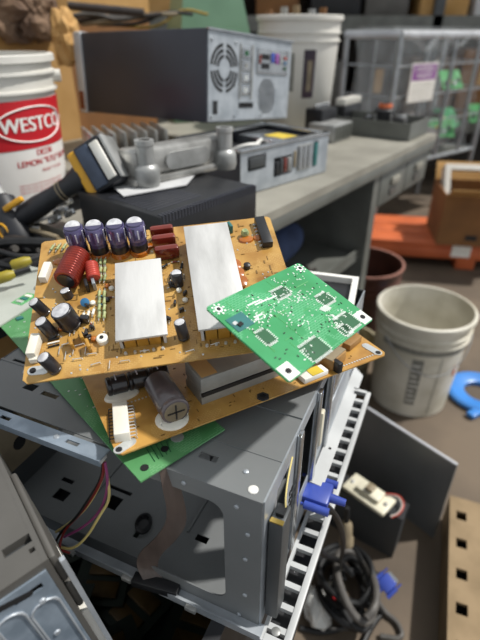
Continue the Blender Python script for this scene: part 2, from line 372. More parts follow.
# rear wall (y=.335) and top rail, top panel
RB = Matrix(((1, 0, 0, 0), (0, 0, -1, .335), (0, 1, 0, 0), (0, 0, 0, 1)))
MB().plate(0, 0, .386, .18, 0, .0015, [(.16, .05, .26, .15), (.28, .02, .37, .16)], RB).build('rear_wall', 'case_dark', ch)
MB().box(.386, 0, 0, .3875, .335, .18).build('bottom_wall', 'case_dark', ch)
rail = MB().plate(-.0165, .142, -.003, .372, .1785, .180, [(-.012, .170, -.008, .184), (-.012, .25, -.008, .262)]).box(-.018, .142, .173, -.0165, .372, .180)
rail.build('top_rail', 'zinc_blue', ch)
for y in (.195, .285): MB().lathe_on((-.010, y, .180), (-.010, y, .182), [(.003, 0), (.002, .0012)], 12).build('rivet', 'zinc', ch)
MB().plate(.001, .150, .125, .335, .1785, .1797, [(.030, .262, .040, .276), (.030, .232, .036, .252), (.060, .30, .066, .322)]).box(.058, .150, .1797, .061, .335, .1806).build('top_panel', 'case_grey', ch)
MB().lathe([(.009, 0), (.0085, .0015), (.003, .002)], 18, Matrix.Translation((.052, .285, .1797)) @ Matrix.Diagonal((.6, 1.2, 1, 1))).build('embossed_dimple', 'zinc', ch)
ib = MB().box(.015, .322, .045, .13, .3325, .11, bev=.001).build('inner_bracket', 'tan_ferrite', ch)
MB().lathe_on((.04, .3225, .075), (.04, .3212, .075), [(.009, 0), (.009, .001)], 16).build('round_hole', 'black_matte', ib)
# front bezel ladder
bz = MB()
bz.box(-.012, -.0335, -.004, .392, -.0265, .003, bev=.001)
bz.box(-.012, -.0085, -.004, .392, -.005, .003)
bzo = bz.build('bezel_rail', 'bezel_grey', ch)
n = 17
for i in range(n+1):
    x = .004+i*.386/n
    MB().box(x-.0030, -.0267, -.004, x+.0030, -.0083, .0015).build('vent_rung', 'bezel_grey', ch)
for x0, x1 in ((-.012, -.0045), (.387, .393)): MB().box(x0, -.0267, -.004, x1, -.0083, .003).build('bezel_end', 'bezel_grey', ch)
MB().box(-.011, -.0330, -.018, .391, -.0052, -.015).build('bezel_backing', 'black_plastic', ch)
S = frame((.145, -.0195, .046), (1, 0, 0), (0, 1, .12))
MB().prism([(0, 0), (.178, 0), (.178, .006), (.192, .006), (.192, 0), (.225, 0), (.241, .0165), (0, .0165)], -.0012, .0012, S).build('bezel_flange', 'bezel_grey', ch)
MB().lathe([(.0018, 0), (.0018, .0006)], 10, S @ Matrix.Translation((.06, .008, .0012))).build('screw_hole', 'black_matte', ch)
MB().lathe([(.0055, 0), (.0055, .0012), (.004, .0018)], 14, Matrix.Translation((.0005, -.0175, .0015)) @ Matrix.Diagonal((.8, .8, 1, 1))).build('screw_boss', 'cast_grey', ch)

# ribbon cable over the cage edge
rb = MB(); path = [at(168, 468, .838), at(172, 490, .815), at(177, 510, .79), at(176, 525, .765), at(165, 540, .735), at(150, 553, .705), at(146, 566, .678), at(156, 585, .666)]
P = [Vector(p) for p in path]
for _ in range(2):
    Q = [P[0]]
    for a, b in zip(P, P[1:]): Q += [a*.75+b*.25, a*.25+b*.75]
    P = Q+[P[-1]]
wd = (e2*.009 - e1*.012 + Z3*.010); vv = []; ff = []
for i, p in enumerate(P):
    k = i/len(P); d = (wd*(1-k)+(e2*.022-e1*.008+Z3*.004)*k)*.5
    t = (P[min(i+1, len(P)-1)]-P[max(i-1, 0)]).normalized(); nn = t.cross(d).normalized()*.0006
    vv += [p-d-nn, p+d-nn, p+d+nn, p-d+nn]
for i in range(len(P)-1):
    for k in range(4): ff.append((i*4+k, i*4+(k+1) % 4, i*4+4+(k+1) % 4, i*4+4+k))
ff += [(3, 2, 1, 0), tuple(len(P)*4-4+k for k in range(4))]
rbo = rb.add(vv, ff).build('ribbon_cable', 'ribbon')
tag(rbo, 'flat brown grey ribbon cable hanging out of the drive cage opening', 'ribbon cable')
cn = MB(); pc = P[-1]; cn.cbox(pc.x, pc.y, pc.z, .05, .012, .010, math.atan2(-.4035, .915)+.15, .001)
cn.build('plug', 'black_plastic', rbo)

# coloured wires under the rail, with white plug
wl = thing('wire_harness', at(100, 452, .84), 'yellow and magenta wire harness with translucent white plug under the rail', 'wires')
inv = wl.matrix_world.inverted()
def wpts(L): return [inv @ at(*p) for p in L]
p0 = at(84, 445, .835); p1 = at(104, 461, .822)
MB().lathe_on(inv @ p0, inv @ p1, [(.003, 0), (.0055, .003), (.0062, .02), (.004, (p1-p0).length)], 12).build('plug', 'pale_label', wl)
for nm, mt, L in (('wire', 'wire_yellow', [(104, 461, .822), (108, 478, .80), (110, 500, .77), (100, 515, .75), (88, 536, .72), (74, 549, .70), (60, 548, .695), (52, 541, .695)]),
                  ('wire', 'wire_yellow', [(103, 461, .822), (104, 475, .80), (95, 495, .77), (83, 512, .74), (68, 524, .715), (56, 532, .70)]),
                  ('wire', 'wire_magenta', [(105, 462, .822), (108, 480, .80), (106, 497, .77), (99, 513, .745), (84, 527, .72), (64, 537, .70)]),
                  ('wire', 'wire_red', [(104, 462, .822), (103, 478, .80), (92, 498, .768), (80, 514, .74), (64, 530, .71), (58, 549, .695), (70, 553, .69)]),
                  ('wire', 'rubber', [(103, 463, .820), (101, 480, .795), (88, 500, .765), (76, 518, .735), (60, 533, .70), (54, 546, .69)])):
    MB().tube(wpts(L), .0014, 6, 3).build(nm, mt, wl)

# ================================================================== TOWER LEANING AT LEFT
c1 = Vector((-.617, .787, 0)); c2 = Vector((-.787, -.617, 0)); la = math.radians(7)
zc = (Z3*math.cos(la)+c2*math.sin(la)); c2t = (c2*math.cos(la)-Z3*math.sin(la))
TW = frame(Vector((-.137, .198, .835))-zc*.38, c1, c2t)
tw = thing('tower_case', TW, 'upright computer tower with taupe top and embossed steel side leaning beside the open chassis', 'computer case')
RZt = lambda off: Matrix(((1, 0, 0, 0), (0, 1, 0, 0), (0, 0, 1, off), (0, 0, 0, 1)))
MB().box(.002, .0, 0, .15, .30, .372).build('body', 'case_dark', tw)
TT = TW @ Matrix.Translation((0, 0, .38)); TS = TW @ Matrix(((0, 0, 1, -.0015), (1, 0, 0, 0), (0, 1, 0, 0), (0, 0, 0, 1)))
MB().plate(0, 0, .112, .30, .372, .380, [hole_px(TT, 8, 538, 26, 553, .008, .020), hole_px(TT, 30, 548, 34, 552, .004, .004)]).build('top_cover', 'case_taupe', tw)
MB().plate(.112, 0, .150, .30, .374, .380, [(.118, .012, .128, .06), (.134, .012, .144, .06), (.118, .075, .144, .12)]).build('top_flange', 'zinc_blue', tw)
RX = Matrix(((0, 0, 1, -.0015), (1, 0, 0, 0), (0, 1, 0, 0), (0, 0, 0, 1)))
hp = hole_px(TS, 14, 581, 32, 592, .020, .006); dz_ = min(0, .364-hp[3])
MB().plate(.0, 0, .30, .372, 0, .0015, [(hp[0], hp[1]+dz_, hp[2], hp[3]+dz_)], RX).build('side_panel', 'zinc_blue', tw)
def capsule(x0, y0, x1, y1, r, n=8):
    a = math.atan2(y1-y0, x1-x0); pts = []
    for k in range(n+1): t = a-math.pi/2+math.pi*k/n; pts.append((x1+r*math.cos(t), y1+r*math.sin(t)))
    for k in range(n+1): t = a+math.pi/2+math.pi*k/n; pts.append((x0+r*math.cos(t), y0+r*math.sin(t)))
    return pts
for k in range(4):
    tx, ty = uv(TS, (44, 9, -20, -50)[k], (606, 622, 640, 650)[k]); m = MB(); pts = capsule(tx, ty-.13, tx, ty-.004, .010); loop = [RX @ Vector((x, y, -.0004)) for x, y in pts]; m.tube(loop+[loop[0]], .0012, 6)
    m.build('embossed_slot', 'zinc', tw)
ka = uv(TS, 29, 594); kb_ = uv(TS, -8, 613)
MB().prism(capsule(ka[0], ka[1], kb_[0], kb_[1], .0028), -.0004, .0004, RX).build('key_slot', 'black_matte', tw)
for y, z in ((.012, .345), (.07, .352), (.016, .30)): MB().lathe_on((-.0015, y, z), (-.003, y, z), [(.003, 0), (.002, .0014)], 12).build('screw', 'zinc', tw)
# side with taped label
MB().plate(.0, 0, .15, .38, 0, .004, [], Matrix(((1, 0, 0, 0), (0, 0, 1, -.0042), (0, 1, 0, 0), (0, 0, 0, 1)))).build('front_cover', 'case_taupe', tw)
for z0, z1 in ((.340, .374), (.300, .336)): MB().box(.004, -.0095, z0, .10, -.0042, z1, bev=.002).build('cover_tab', 'case_taupe', tw)
lb = MB().box(.004, -.0095, .17, .10, -.0042, .292).build('label', 'label_white', tw)
m = MB()
for i in range(9): m.box(.02+.016*(i % 2), -.0101, .180+i*.012, .085-.012*(i % 3), -.0095, .184+i*.012+.003*(i % 2))
m.build('label_print', 'black_plastic', lb)
MB().box(-.001, -.0135, 0, .003, -.0098, .37).build('cover_edge', 'zinc', tw)

# ================================================================== BIN WITH SCRAP BOARDS UNDER THE CASES
bn = thing('scrap_bin', CH.copy(), 'large black plastic bin holding the cases and scrap boards', 'bin')
Zb = -.659
m = MB()
for a in ((-.42, .03, .22, .045), (-.42, .48, .22, .495), (-.42, .045, -.405, .48), (.205, .045, .22, .48)): m.box(a[0], a[1], Zb, a[2], a[3], -.0032)
m.box(-.405, .045, Zb, .205, .48, Zb+.02).build('shell', 'bin_black', bn)
scrap = []
for i in range(16):
    x = -.30+.13*(i % 4)+random.uniform(-.02, .02); y = .115+.09*(i//4)+random.uniform(-.01, .01); z = -.215+random.uniform(0, .035)-(.03 if i % 2 else 0)
    M = CH @ Matrix.Translation((x, y, z)) @ Matrix.Rotation(random.uniform(-.7, .7), 4, 'Z') @ Matrix.Rotation(random.uniform(-.15, .15), 4, 'X')
    o = thing('scrap_board', M, 'dark scrap circuit board with gold chips in the shaded bin', 'circuit board', 'scrap boards in the bin')
    MB().box(-.06, -.04, 0, .06, .04, .0016).build('substrate', 'pcb_dark', o)
    for j in range(3): MB().box(-.05+.034*j, -.028, .0016, -.026+.034*j, .022, .006, bev=.001).build('chip', 'gold_chip', o)
m = MB().box(-.40, .05, Zb+.0205, .20, .475, -.26)
o = m.build('scrap_fill', 'bin_black'); o.matrix_world = CH; tag(o, 'dark heap of mixed scrap filling the bin below the boards', 'scrap', kind='stuff')

# ================================================================== LARGE GREEN BOARD + PALE BOARD
gb = thing('large_green_board', GB, 'large green circuit board at the bottom of the stack on the chassis', 'circuit board')
MB().box(0, 0, 0, .088, .47, .0016).build('substrate', 'pcb_green_big', gb)
m = MB(); random.seed(3)
for i in range(150):
    x = random.uniform(.006, .08); y = random.uniform(.06, .46); s = random.uniform(.0006, .0016); m.box(x, y, .0016, x+s*random.uniform(1, 3), y+s, .0021)
stuff(m.build('solder_pads', 'solder', gb))
m = MB()
for k in range(5): m.tube([(.020+.004*k, .010, .0018), (.024+.004*k, .034-.003*k, .0018), (.05+.006*k, .046-.003*k, .0018), (.085, .046-.003*k, .0018)], .0005, 4)
stuff(m.build('traces', 'dark_green', gb))
for x, y in ((.010, .010), (.034, .016)):
    MB().lathe([(.0035, 0), (.0035, .0005)], 14, Matrix.Translation((x, y, .0018))).build('mounting_hole', 'black_matte', gb)
MB().lathe([(.006, 0), (.006, .0006)], 10, Matrix.Translation((.05, .02, .0018))).build('pad_ring', 'solder', gb)
for i in range(10):
    x = random.uniform(.01, .07); y = .30+.015*i; MB().box(x, y, .0016, x+.008, y+.006, .0036).build('chip', ('black_plastic', 'teal_pad')[i % 2], gb)

PB = frame(at(-14, 336, .8435), Vector(at(43, 300, .8435)-at(-14, 336, .8435)), None)
pb = thing('pale_board', PB, 'pale grey circuit board with bare metallic face under the amber board corner', 'circuit board')
MB().plate(0, 0, .17, .105, 0, .0022, [(.098, .090, .104, .094)]).build('substrate', 'pcb_pale', pb)
cw = MB().box(.070, .012, .0022, .100, .030, .0026).build('component_window', 'pcb_green_lite', pb)
for k in range(3): MB().box(.074+.008*k, .016, .0026, .079+.008*k, .026, .004).build('chip', ('solder', 'teal_pad', 'ceramic_white')[k], cw)
MB().box(.012, .05, .0022, .055, .056, .0025).build('bare_strip', 'white_plastic', pb)
MB().box(.112, .002, .0022, .128, .030, .006, bev=.001).build('shield', 'cast_grey', pb)

# ================================================================== component makers (local z up)
def ecap(parent, x, y, d, h, body='cap_black', lean=(0, 0), z=0., band=True, collar=None):
    ax = Vector((lean[0], lean[1], 1)).normalized(); p0 = Vector((x, y, z)); p1 = p0+ax*h; r = d/2
    o = MB().lathe_on(p0, p1, [(r*.96, 0), (r, h*.02), (r, h*.10), (r*.93, h*.125), (r, h*.15), (r, h*.96), (r*.93, h)], 20).build('capacitor', body, parent)
    t = MB().lathe_on(p1-ax*.0003, p1+ax*.0005, [(r*.84, 0), (r*.84, .0004), (r*.78, .0006)], 20)
    t.build('vent_top', 'cap_top', o)
    if collar: MB().lathe_on(p0, p1, [(r*1.02, 0), (r*1.03, h*.02), (r*1.03, h*.3), (r*1.0, h*.32)], 20).build('sleeve', collar, o)
    if band:
        M = Matrix.Translation(p0) @ (p1-p0).to_track_quat('Z', 'Y').to_matrix().to_4x4(); m = MB()
        for k in range(4): 
            a = -2.2+.16*k*0
            for j in range(3):
                aa = a+j*.12; zz = h*(.36+.15*k)
                m.add([(1.012*r*math.cos(aa), 1.012*r*math.sin(aa), zz), (1.012*r*math.cos(aa+.12), 1.012*r*math.sin(aa+.12), zz), (1.012*r*math.cos(aa+.12), 1.012*r*math.sin(aa+.12), zz+h*.09), (1.012*r*math.cos(aa), 1.012*r*math.sin(aa), zz+h*.09)], [(0, 1, 2, 3)], M)
        m.build('polarity_stripe', 'cap_stripe', o)
    return o
def resistor(parent, x, y, ang, L=.009, r=.0016, z=.003, body='resistor_green'):
    d = Vector((math.cos(ang), math.sin(ang), 0)); c = Vector((x, y, z))
    o = MB().lathe_on(c-d*L/2, c+d*L/2, [(r*.6, 0), (r*1.15, L*.12), (r*.9, L*.3), (r*.9, L*.7), (r*1.15, L*.88), (r*.6, L)], 10).build('resistor', body, parent)
    MB().tube([c-d*L*.85-Vector((0, 0, z)), c-d*L*.85, c+d*L*.85, c+d*L*.85-Vector((0, 0, z))], .0004, 5).build('lead', 'solder', o)
    return o

# ================================================================== LOWER AMBER BOARD
yl = thing('amber_power_board', YL, 'lower amber power board with grey heat sink bar and white connector', 'circuit board')
YW, YH = .293, .17
MB().prism([(0, .004), (.004, 0), (YW-.004, 0), (YW, .004), (YW, YH), (0, YH)], -.0016, 0).build('substrate', 'pcb_yellow_low', yl)
U = lambda x, y, off=0: uv(YL, x, y, off)
# white header with pins
u0 = U(118, 436); u1 = U(116, 404)
hd = MB(); hx, hy = U(121, 420, .006); ang = math.atan2(u1[1]-u0[1], u1[0]-u0[0])
Mh = Matrix.Translation((hx, hy, 0)) @ Matrix.Rotation(ang, 4, 'Z')
h_ = MB().box(-.021, -.0065, 0, .021, .0065, .010, Mh, .001).build('header', 'ceramic_white', yl)
for k in range(10):
    x = -.019+k*.0042
    MB().tube([Mh @ Vector((x, -.0065, .004)), Mh @ Vector((x, -.011, .004)), Mh @ Vector((x, -.012, 0))], .0006, 5).build('pin', 'solder', h_)
    MB().tube([Mh @ Vector((x, .0065, .004)), Mh @ Vector((x, .010, .004)), Mh @ Vector((x, .011, 0))], .0006, 5).build('pin', 'black_plastic', h_)
# row of black capacitors lying in line
px0 = U(106, 388, .009); px1 = U(168, 372, .009); dv_ = Vector((px1[0]-px0[0], px1[1]-px0[1], 0)); L = dv_.length; dv_.normalize()
o = None
for k in range(3):
    a = Vector((px0[0], px0[1], .0095))+dv_*(k*L/3+.0005); b = a+dv_*(L/3-.001)
    o = MB().lathe_on(a, b, [(.0078, 0), (.009, .001), (.009, .0035), (.0083, .0045), (.009, .0055), (.009, (b-a).length-.001), (.008, (b-a).length)], 18).build('lying_capacitor', 'cap_black', yl)
    MB().cbox(*(a+dv_*.009+Vector((0, 0, .0091))), .0012, .008, .0006, math.atan2(dv_.y, dv_.x)).build('print_mark', 'cap_stripe', o)
gx, gy = U(122, 395); MB().lathe([(.014, 0), (.013, .0025), (.006, .004)], 22, Matrix.Translation((gx, gy, 0)) @ Matrix.Diagonal((1.2, .7, 1, 1))).build('glue_blob', 'ceramic_white', yl)
# big leaning capacitor
ba = Vector((*U(157, 381, .0145), .0145)); bb = Vector((*U(176, 412, .0133), .0133)); dd = bb-ba; bl = dd.length
bc = MB().lathe_on(ba, bb, [(.011, 0), (.0128, .002), (.013, bl*.82), (.0118, bl*.87), (.013, bl*.91), (.013, bl*.98), (.012, bl)], 26).build('big_capacitor', 'cap_brown', yl)
MB().lathe_on(bb-dd.normalized()*.0004, bb+dd.normalized()*.0006, [(.0105, 0), (.0105, .0005), (.0098, .0008)], 24).build('vent_top', 'tan_ferrite', bc)
tq = Matrix.Translation(bb+dd.normalized()*.0005) @ dd.to_track_quat('Z', 'Y').to_matrix().to_4x4()
MB().box(-.008, -.0006, 0, .008, .0006, .0006, tq).box(-.0006, -.008, 0, .0006, .008, .0006, tq).build('vent_score', 'black_plastic', bc)
gx, gy = U(172, 419); MB().lathe([(.015, 0), (.014, .0015), (.009, .003)], 22, Matrix.Translation((gx, gy, 0))).build('glue_ring', 'ceramic_white', yl)
# grey heat sink bar
ha = U(202, 405); hb = U(300, 368); dx = Vector((hb[0]-ha[0], hb[1]-ha[1], 0)); ang = math.atan2(dx.y, dx.x)
Ms = Matrix.Translation((ha[0], ha[1], 0)) @ Matrix.Rotation(ang, 4, 'Z')
hs = MB().box(0, 0, 0, .120, .034, .008, Ms).box(0, .003, .008, .120, .031, .013, Ms).box(0, 0, .013, .120, .034, .029, Ms, .0006).build('heat_sink', 'alu_dull', yl)
MB().box(.002, .002, .0291, .018, .030, .0294, Ms).build('sticker', 'cardboard', hs)
MB().box(.001, -.0006, .0085, .119, .003, .0125, Ms).build('slot', 'black_plastic', hs)
# round hex standoff hole, small blacks, transformer at the right end
gx, gy = U(263, 397); MB().lathe([(.0065, 0), (.006, .0012), (.003, .0012), (.003, .0002)], 6, Matrix.Translation((gx, gy, 0))).build('standoff', 'black_plastic', yl)
gx, gy = U(333, 358, .006); tr = MB().cbox(gx, gy, .006, .026, .016, .012, .35, .001).build('transformer', 'wood_core', yl)
MB().cbox(gx, gy, .0125, .027, .013, .001, .35).build('core_top', 'tan_ferrite', tr)
gx, gy = U(313, 374, .003); lt_ = MB().cbox(gx, gy, .003, .030, .012, .006, .05, .001).build('inverter_block', 'label_white', yl)
MB().cbox(gx+.002, gy, .0063, .014, .011, .0006, .05).build('tape_mark', 'yellow_tape', lt_)
gx, gy = U(337, 366, .006); MB().cbox(gx, gy, .006, .006, .011, .012, .1, .001).build('relay', 'black_plastic', yl)
gx, gy = U(352, 342, .004); MB().cbox(gx, gy, .004, .026, .010, .008, .35, .001).build('film_capacitor', 'wood_core', yl)
def tab(par, fr, x, y, x2, y2, z=0.0):
    a = Vector((*uv(fr, x, y), z)); b = Vector((*uv(fr, x2, y2), z))
    t = MB().prism(capsule(a.x, a.y, b.x, b.y, .0045), z, z+.0006).build('mounting_tab', 'solder', par)
    MB().lathe([(.0028, z+.0006), (.0028, z+.001)], 14, Matrix.Translation((a.x, a.y, 0))).build('screw_hole', 'black_matte', t)
tab(yl, YL, 119, 450, 131, 442); tab(yl, YL, 378, 353, 366, 346)
m = MB(); random.seed(5)
for i in range(120):
    x = random.uniform(.006, .28); y = random.uniform(.004, .09); m.cbox(x, y, .0003, random.uniform(.001, .004), .0008, .0006, random.choice((0, 1.57)))
stuff(m.build('silkscreen', 'pcb_edge', yl))
m = MB()
for k in range(18): m.cbox(.225+.0035*k, .006, .0003, .0018, .0018, .0005)
for k in range(12): m.cbox(.01+.0035*k, .058, .0003, .0015, .0015, .0005)
stuff(m.build('solder_dots', 'solder', yl))
for k in range(8): resistor(yl, .045+.004*k, .018+.006*(k % 3), 1.2, .006, .0011, .0022, 'ceramic_white')

# ================================================================== UPPER AMBER BOARD
yu = thing('amber_power_board', YU, 'upper amber power supply board with two white heat sinks and purple capacitors', 'circuit board')
UW, UH = .2461, .1783
MB().prism([(0, .004), (.004, 0), (UW-.003, 0), (UW, .003), (UW, UH-.003), (UW-.003, UH), (.003, UH), (0, UH-.003)], -.0016, 0).build('substrate', 'pcb_yellow', yu)
V = lambda x, y, off=0: uv(YU, x, y, off)
def sink(q, h, parent):
    # q: four top corners in pixels: far-left, far-right, near-right, near-left
    pts = [V(*p, h) for p in q]
    x0 = (pts[0][0]+pts[3][0])/2; x1 = (pts[1][0]+pts[2][0])/2; y1 = (pts[0][1]+pts[1][1])/2; y0 = (pts[2][1]+pts[3][1])/2
    o = MB().box(x0, y0, h-.0025, x1, y1, h, bev=.0005).build('heat_sink', 'alu', parent)
    MB().box(x0+.002, y0+.003, 0, x0+.0045, y1-.003, h-.0025).build('heat_sink_web', 'alu', o)
    MB().box(x1-.0045, y0+.003, 0, x1-.002, y1-.003, h-.0025).build('heat_sink_web', 'alu', o)
    m = MB(); 
    for k in range(3): m.box(x0+.006+k*(x1-x0-.012)/3, y0+.003, 0, x0+.005+(k+1)*(x1-x0-.012)/3, y0+.008, h-.0027)
    m.build('amber_reflection_fill', 'glue', o)  # amber fill paints the board's reflection on the sink's near face
    for k in range(5): MB().lathe([(.0016, 0), (.0012, .002)], 8, Matrix.Translation((x0+.006+k*(x1-x0-.012)/4, y0-.003, 0))).build('solder_joint', 'solder', o)
    return o
random.seed(17)
for k in range(34):
    if k < 22: gx, gy = V(random.uniform(60, 112), random.uniform(286, 345))
    else: gx, gy = V(random.uniform(168, 186), random.uniform(258, 322))
    if k % 3 == 0: MB().cbox(gx, gy, .0025, .0022, .005, .005, random.uniform(0, 3), .0005).build('diode', 'cap_black', yu)
    elif k % 3 == 1: resistor(yu, gx, gy, random.choice((0, 1.5)), .005, .001, .0015, random.choice(('tan_ferrite', 'disc_blue', 'maroon_gloss')))
    else: MB().lathe([(.0018, 0), (.0026, .001), (.0026, .003), (.0012, .004)], 10, Matrix.Translation((gx, gy, 0))).build('small_disc', random.choice(('ceramic_white', 'amber_gloss', 'cap_black')), yu)
sink([(114, 263), (161, 258), (167, 332), (116, 343)], .016, yu)
sink([(179, 227), (217, 223), (262, 318), (204, 333)], .020, yu)
# four purple capacitors
for x, y in ((81, 254), (101, 253), (121, 252), (140, 250)):
    gx, gy = V(x, y); o = ecap(yu, gx, gy, .0178, .034, 'cap_purple', lean=(0, .12), collar='cap_black', band=True)
    ax_ = Vector((0, .12, 1)).normalized(); q0 = Vector((gx, gy, 0))
    MB().lathe_on(q0+ax_*.015, q0+ax_*.0325, [(.0094, 0), (.0095, .0006), (.0095, .0168), (.0092, .0175)], 20).build('printed_sleeve', 'cap_label', o)
    for j in range(14):
        a_ = .449*j; m_ = MB().cbox(.0096*math.cos(a_), .0096*math.sin(a_), 0, .0006, .0014+.0008*(j % 2), .013-.003*(j % 3), a_)
        m_.build('sleeve_print', ('cap_stripe', 'cap_purple')[j % 2], o, Matrix.Translation(q0+ax_*.024) @ ax_.to_track_quat('Z', 'Y').to_matrix().to_4x4())
    MB().lathe([(.0105, 0), (.009, .003), (.006, .004)], 14, Matrix.Translation((gx, gy-.002, 0))).build('glue_pool', 'amber_gloss', o)
# black electrolytics: base px, diameter, height
for x, y, d, h, ln in ((46, 313, .0105, .018, (-.34, .0)), (53, 335, .0115, .020, (-.25, .05)), (56, 370, .0115, .019, (-.28, .08)), (72, 325, .0195, .021, (-.22, .05)),
                       (69, 297, .010, .009, (-.2, .1)), (178, 285, .011, .015, (0, .1)), (184, 338, .0105, .019, (-.1, .2)), (105, 252, .006, .006, (0, 0))):
    gx, gy = V(x, y); ecap(yu, gx, gy, d, h, 'cap_black', ln)
# copper red coil lying
a = Vector((*V(66, 281, .012), .0125)); b = Vector((*V(79, 254, .014), .0145)); L = (b-a).length
prof = [(.006, 0)]
for k in range(12): z = L*(k+.5)/12; prof += [(.0112, z-L/26), (.0124, z), (.0112, z+L/26)]
prof += [(.006, L)]
co = MB().lathe_on(a, b, prof, 24).build('coil', 'copper_red', yu)
MB().lathe_on(a-(b-a).normalized()*.0008, a+(b-a).normalized()*.001, [(.0085, 0), (.0085, .0018)], 20).build('coil_core', 'cap_black', co)
a = Vector((*V(94, 279, .007), .0075)); b = Vector((*V(92, 267, .007), .0115)); L = (b-a).length
prof = [(.003, 0)]
for k in range(7): z = L*(k+.5)/7; prof += [(.0062, z-L/16), (.0068, z), (.0062, z+L/16)]
MB().lathe_on(a, b, prof+[(.003, L)], 20).build('small_coil', 'red_coil', yu)
for k in range(2):
    gx, gy = V(88+7*k, 289-2*k); MB().cbox(gx, gy, .005, .003, .010, .010, .2, .0006).build('transistor', ('black_plastic', 'zinc')[k], yu)
# three maroon film capacitors
for k, (x, y) in enumerate(((163, 238), (165, 247), (168, 258))):
    gx, gy = V(x, y); MB().cbox(gx, gy, .008, .025, .0082, .016, .03, .0032).build('film_capacitor', 'maroon_gloss', yu)
# blue discs
for x, y in ((88, 262), (85, 302)):
    gx, gy = V(x, y, .004); MB().lathe([(.0015, 0), (.0042, .0008), (.0042, .0022), (.0015, .003)], 16, Matrix.Translation((gx, gy, .003)) @ Matrix.Rotation(.5, 4, 'X')).build('ceramic_disc', 'disc_blue', yu)
# orange discs and pools at the right
for x, y in ((233, 268), (236, 276), (239, 284)):
    gx, gy = V(x, y); MB().lathe([(.006, 0), (.0085, .002), (.0085, .005), (.004, .007)], 18, Matrix.Translation((gx, gy, 0))).build('varistor', 'amber_gloss', yu)
for x, y, r_ in ((246, 240, .007), (260, 230, .005), (259, 238, .006), (140, 247, .012), (60, 262, .006)):
    gx, gy = V(x, y); MB().lathe([(r_, 0), (r_*.85, .0018), (r_*.3, .003)], 18, Matrix.Translation((gx, gy, 0)) @ Matrix.Diagonal((1.2, .8, 1, 1))).build('resin_pool', 'amber_gloss', yu)
gx, gy = V(245, 236); MB().lathe([(.004, 0), (.0045, .003), (.003, .006)], 12, Matrix.Translation((gx, gy, .002))).build('green_disc', 'resistor_green', yu)
gx, gy = V(230, 231); MB().cbox(gx, gy, .005, .0035, .009, .010, .3, .0006).build('transistor', 'teal_pad', yu)
gx, gy = V(247, 268); MB().lathe([(.0035, 0), (.0035, .005), (.002, .006)], 12, Matrix.Translation((gx, gy, 0))).build('trimmer', 'black_plastic', yu)
# black edge connector at far right corner
a = V(268, 245, .004); b = V(259, 219, .004); ang = math.atan2(b[1]-a[1], b[0]-a[0]); Lc = math.hypot(b[0]-a[0], b[1]-a[1])
Mc = Matrix.Translation((a[0], a[1], 0)) @ Matrix.Rotation(ang, 4, 'Z')
cn = MB().box(0, -.0055, 0, Lc, .0055, .008, Mc, .0008).build('edge_connector', 'black_plastic', yu)
for k in range(7): MB().box(.003+k*Lc/7.6, .0055, 0, .0045+k*Lc/7.6, .008, .002, Mc).build('pin', 'solder', cn)
# white ceramic resistors
gx, gy = V(47, 275); MB().cbox(gx, gy, .004, .0075, .022, .008, -.18, .0008).build('cement_resistor', 'ceramic_white', yu)
a = Vector((*V(34, 361, .004), .005)); b = Vector((*V(36, 335, .004), .007)); MB().cbox(*((a+b)/2), .008, .022, .010, -.12, .001).build('cement_resistor', 'ceramic_white', yu)
gx, gy = V(35, 361); MB().cbox(gx, gy, .003, .007, .006, .006, 0, .001).build('terminal_foot', 'ceramic_white', yu)
# resistors
for k in range(9):
    gx, gy = V(97+4.2*(k % 3), 264+8*(k//3)); resistor(yu, gx, gy, 1.45, .008, .0016)
for k in range(8):
    gx, gy = V(100+5*(k % 2), 296+7*(k//2)); resistor(yu, gx, gy, 1.5, .008, .0016)
for k in range(4):
    gx, gy = V(53+6*k, 250-.6*k); resistor(yu, gx, gy, 1.2, .008, .0015)
for k in range(3):
    gx, gy = V(84+5*k, 318-2*k); resistor(yu, gx, gy, 1.4, .007, .0014, body='ceramic_white')
for k, (x, y) in enumerate(((165, 268), (171, 279), (158, 270), (173, 288), (182, 268))):
    gx, gy = V(x, y); resistor(yu, gx, gy, .5+k, .007, .0014, body='black_plastic')
gx, gy = V(103, 341); st = MB().lathe([(.0052, 0), (.0052, .0045), (.004, .0055)], 16, Matrix.Translation((gx, gy, 0))).build('screw_post', 'ceramic_white', yu)
MB().lathe([(.0018, .0055), (.0018, .0062)], 10, Matrix.Translation((gx, gy, 0))).build('screw_head', 'black_plastic', st)
gx, gy = V(86, 322); MB().cbox(gx, gy, .004, .008, .005, .008, -.3, .0008).build('diode', 'cap_black', yu)
# bare jumpers and film caps near the front edge
random.seed(11)
for x, y in ((67, 345), (74, 352), (80, 346), (90, 340), (86, 352), (70, 338), (78, 360), (92, 355), (66, 357), (96, 365), (60, 352), (110, 366), (125, 362), (145, 352), (190, 352), (215, 345)):
    gx, gy = V(x, y); a_ = random.choice((0, .2, 1.5)); d = Vector((math.cos(a_), math.sin(a_), 0))*.004; c = Vector((gx, gy, 0))
    MB().tube([c-d, c-d+Z3*.0022, c+d+Z3*.0022, c+d], .0004, 5).build('jumper_wire', 'solder', yu)
for x, y in ((73, 347), (83, 340), (90, 349)):
    gx, gy = V(x, y); MB().cbox(gx, gy, .005, .003, .010, .010, .3, .001).build('film_chip', 'glue', yu)
tab(yu, YU, 33, 371, 44, 370)
gx, gy = V(240, 288); MB().lathe([(.0035, 0), (.0035, .0004)], 14, Matrix.Translation((gx, gy, 0))).build('screw_hole', 'black_matte', yu)
m = MB()
for i in range(330):
    x = random.uniform(.006, .238); y = random.uniform(.006, .17); m.cbox(x, y, .0003, random.uniform(.001, .007), random.choice((.0006, .0006, .0014)), .0004, random.choice((0, 1.57)))
stuff(m.build('silkscreen', 'pcb_edge', yu))
m = MB()
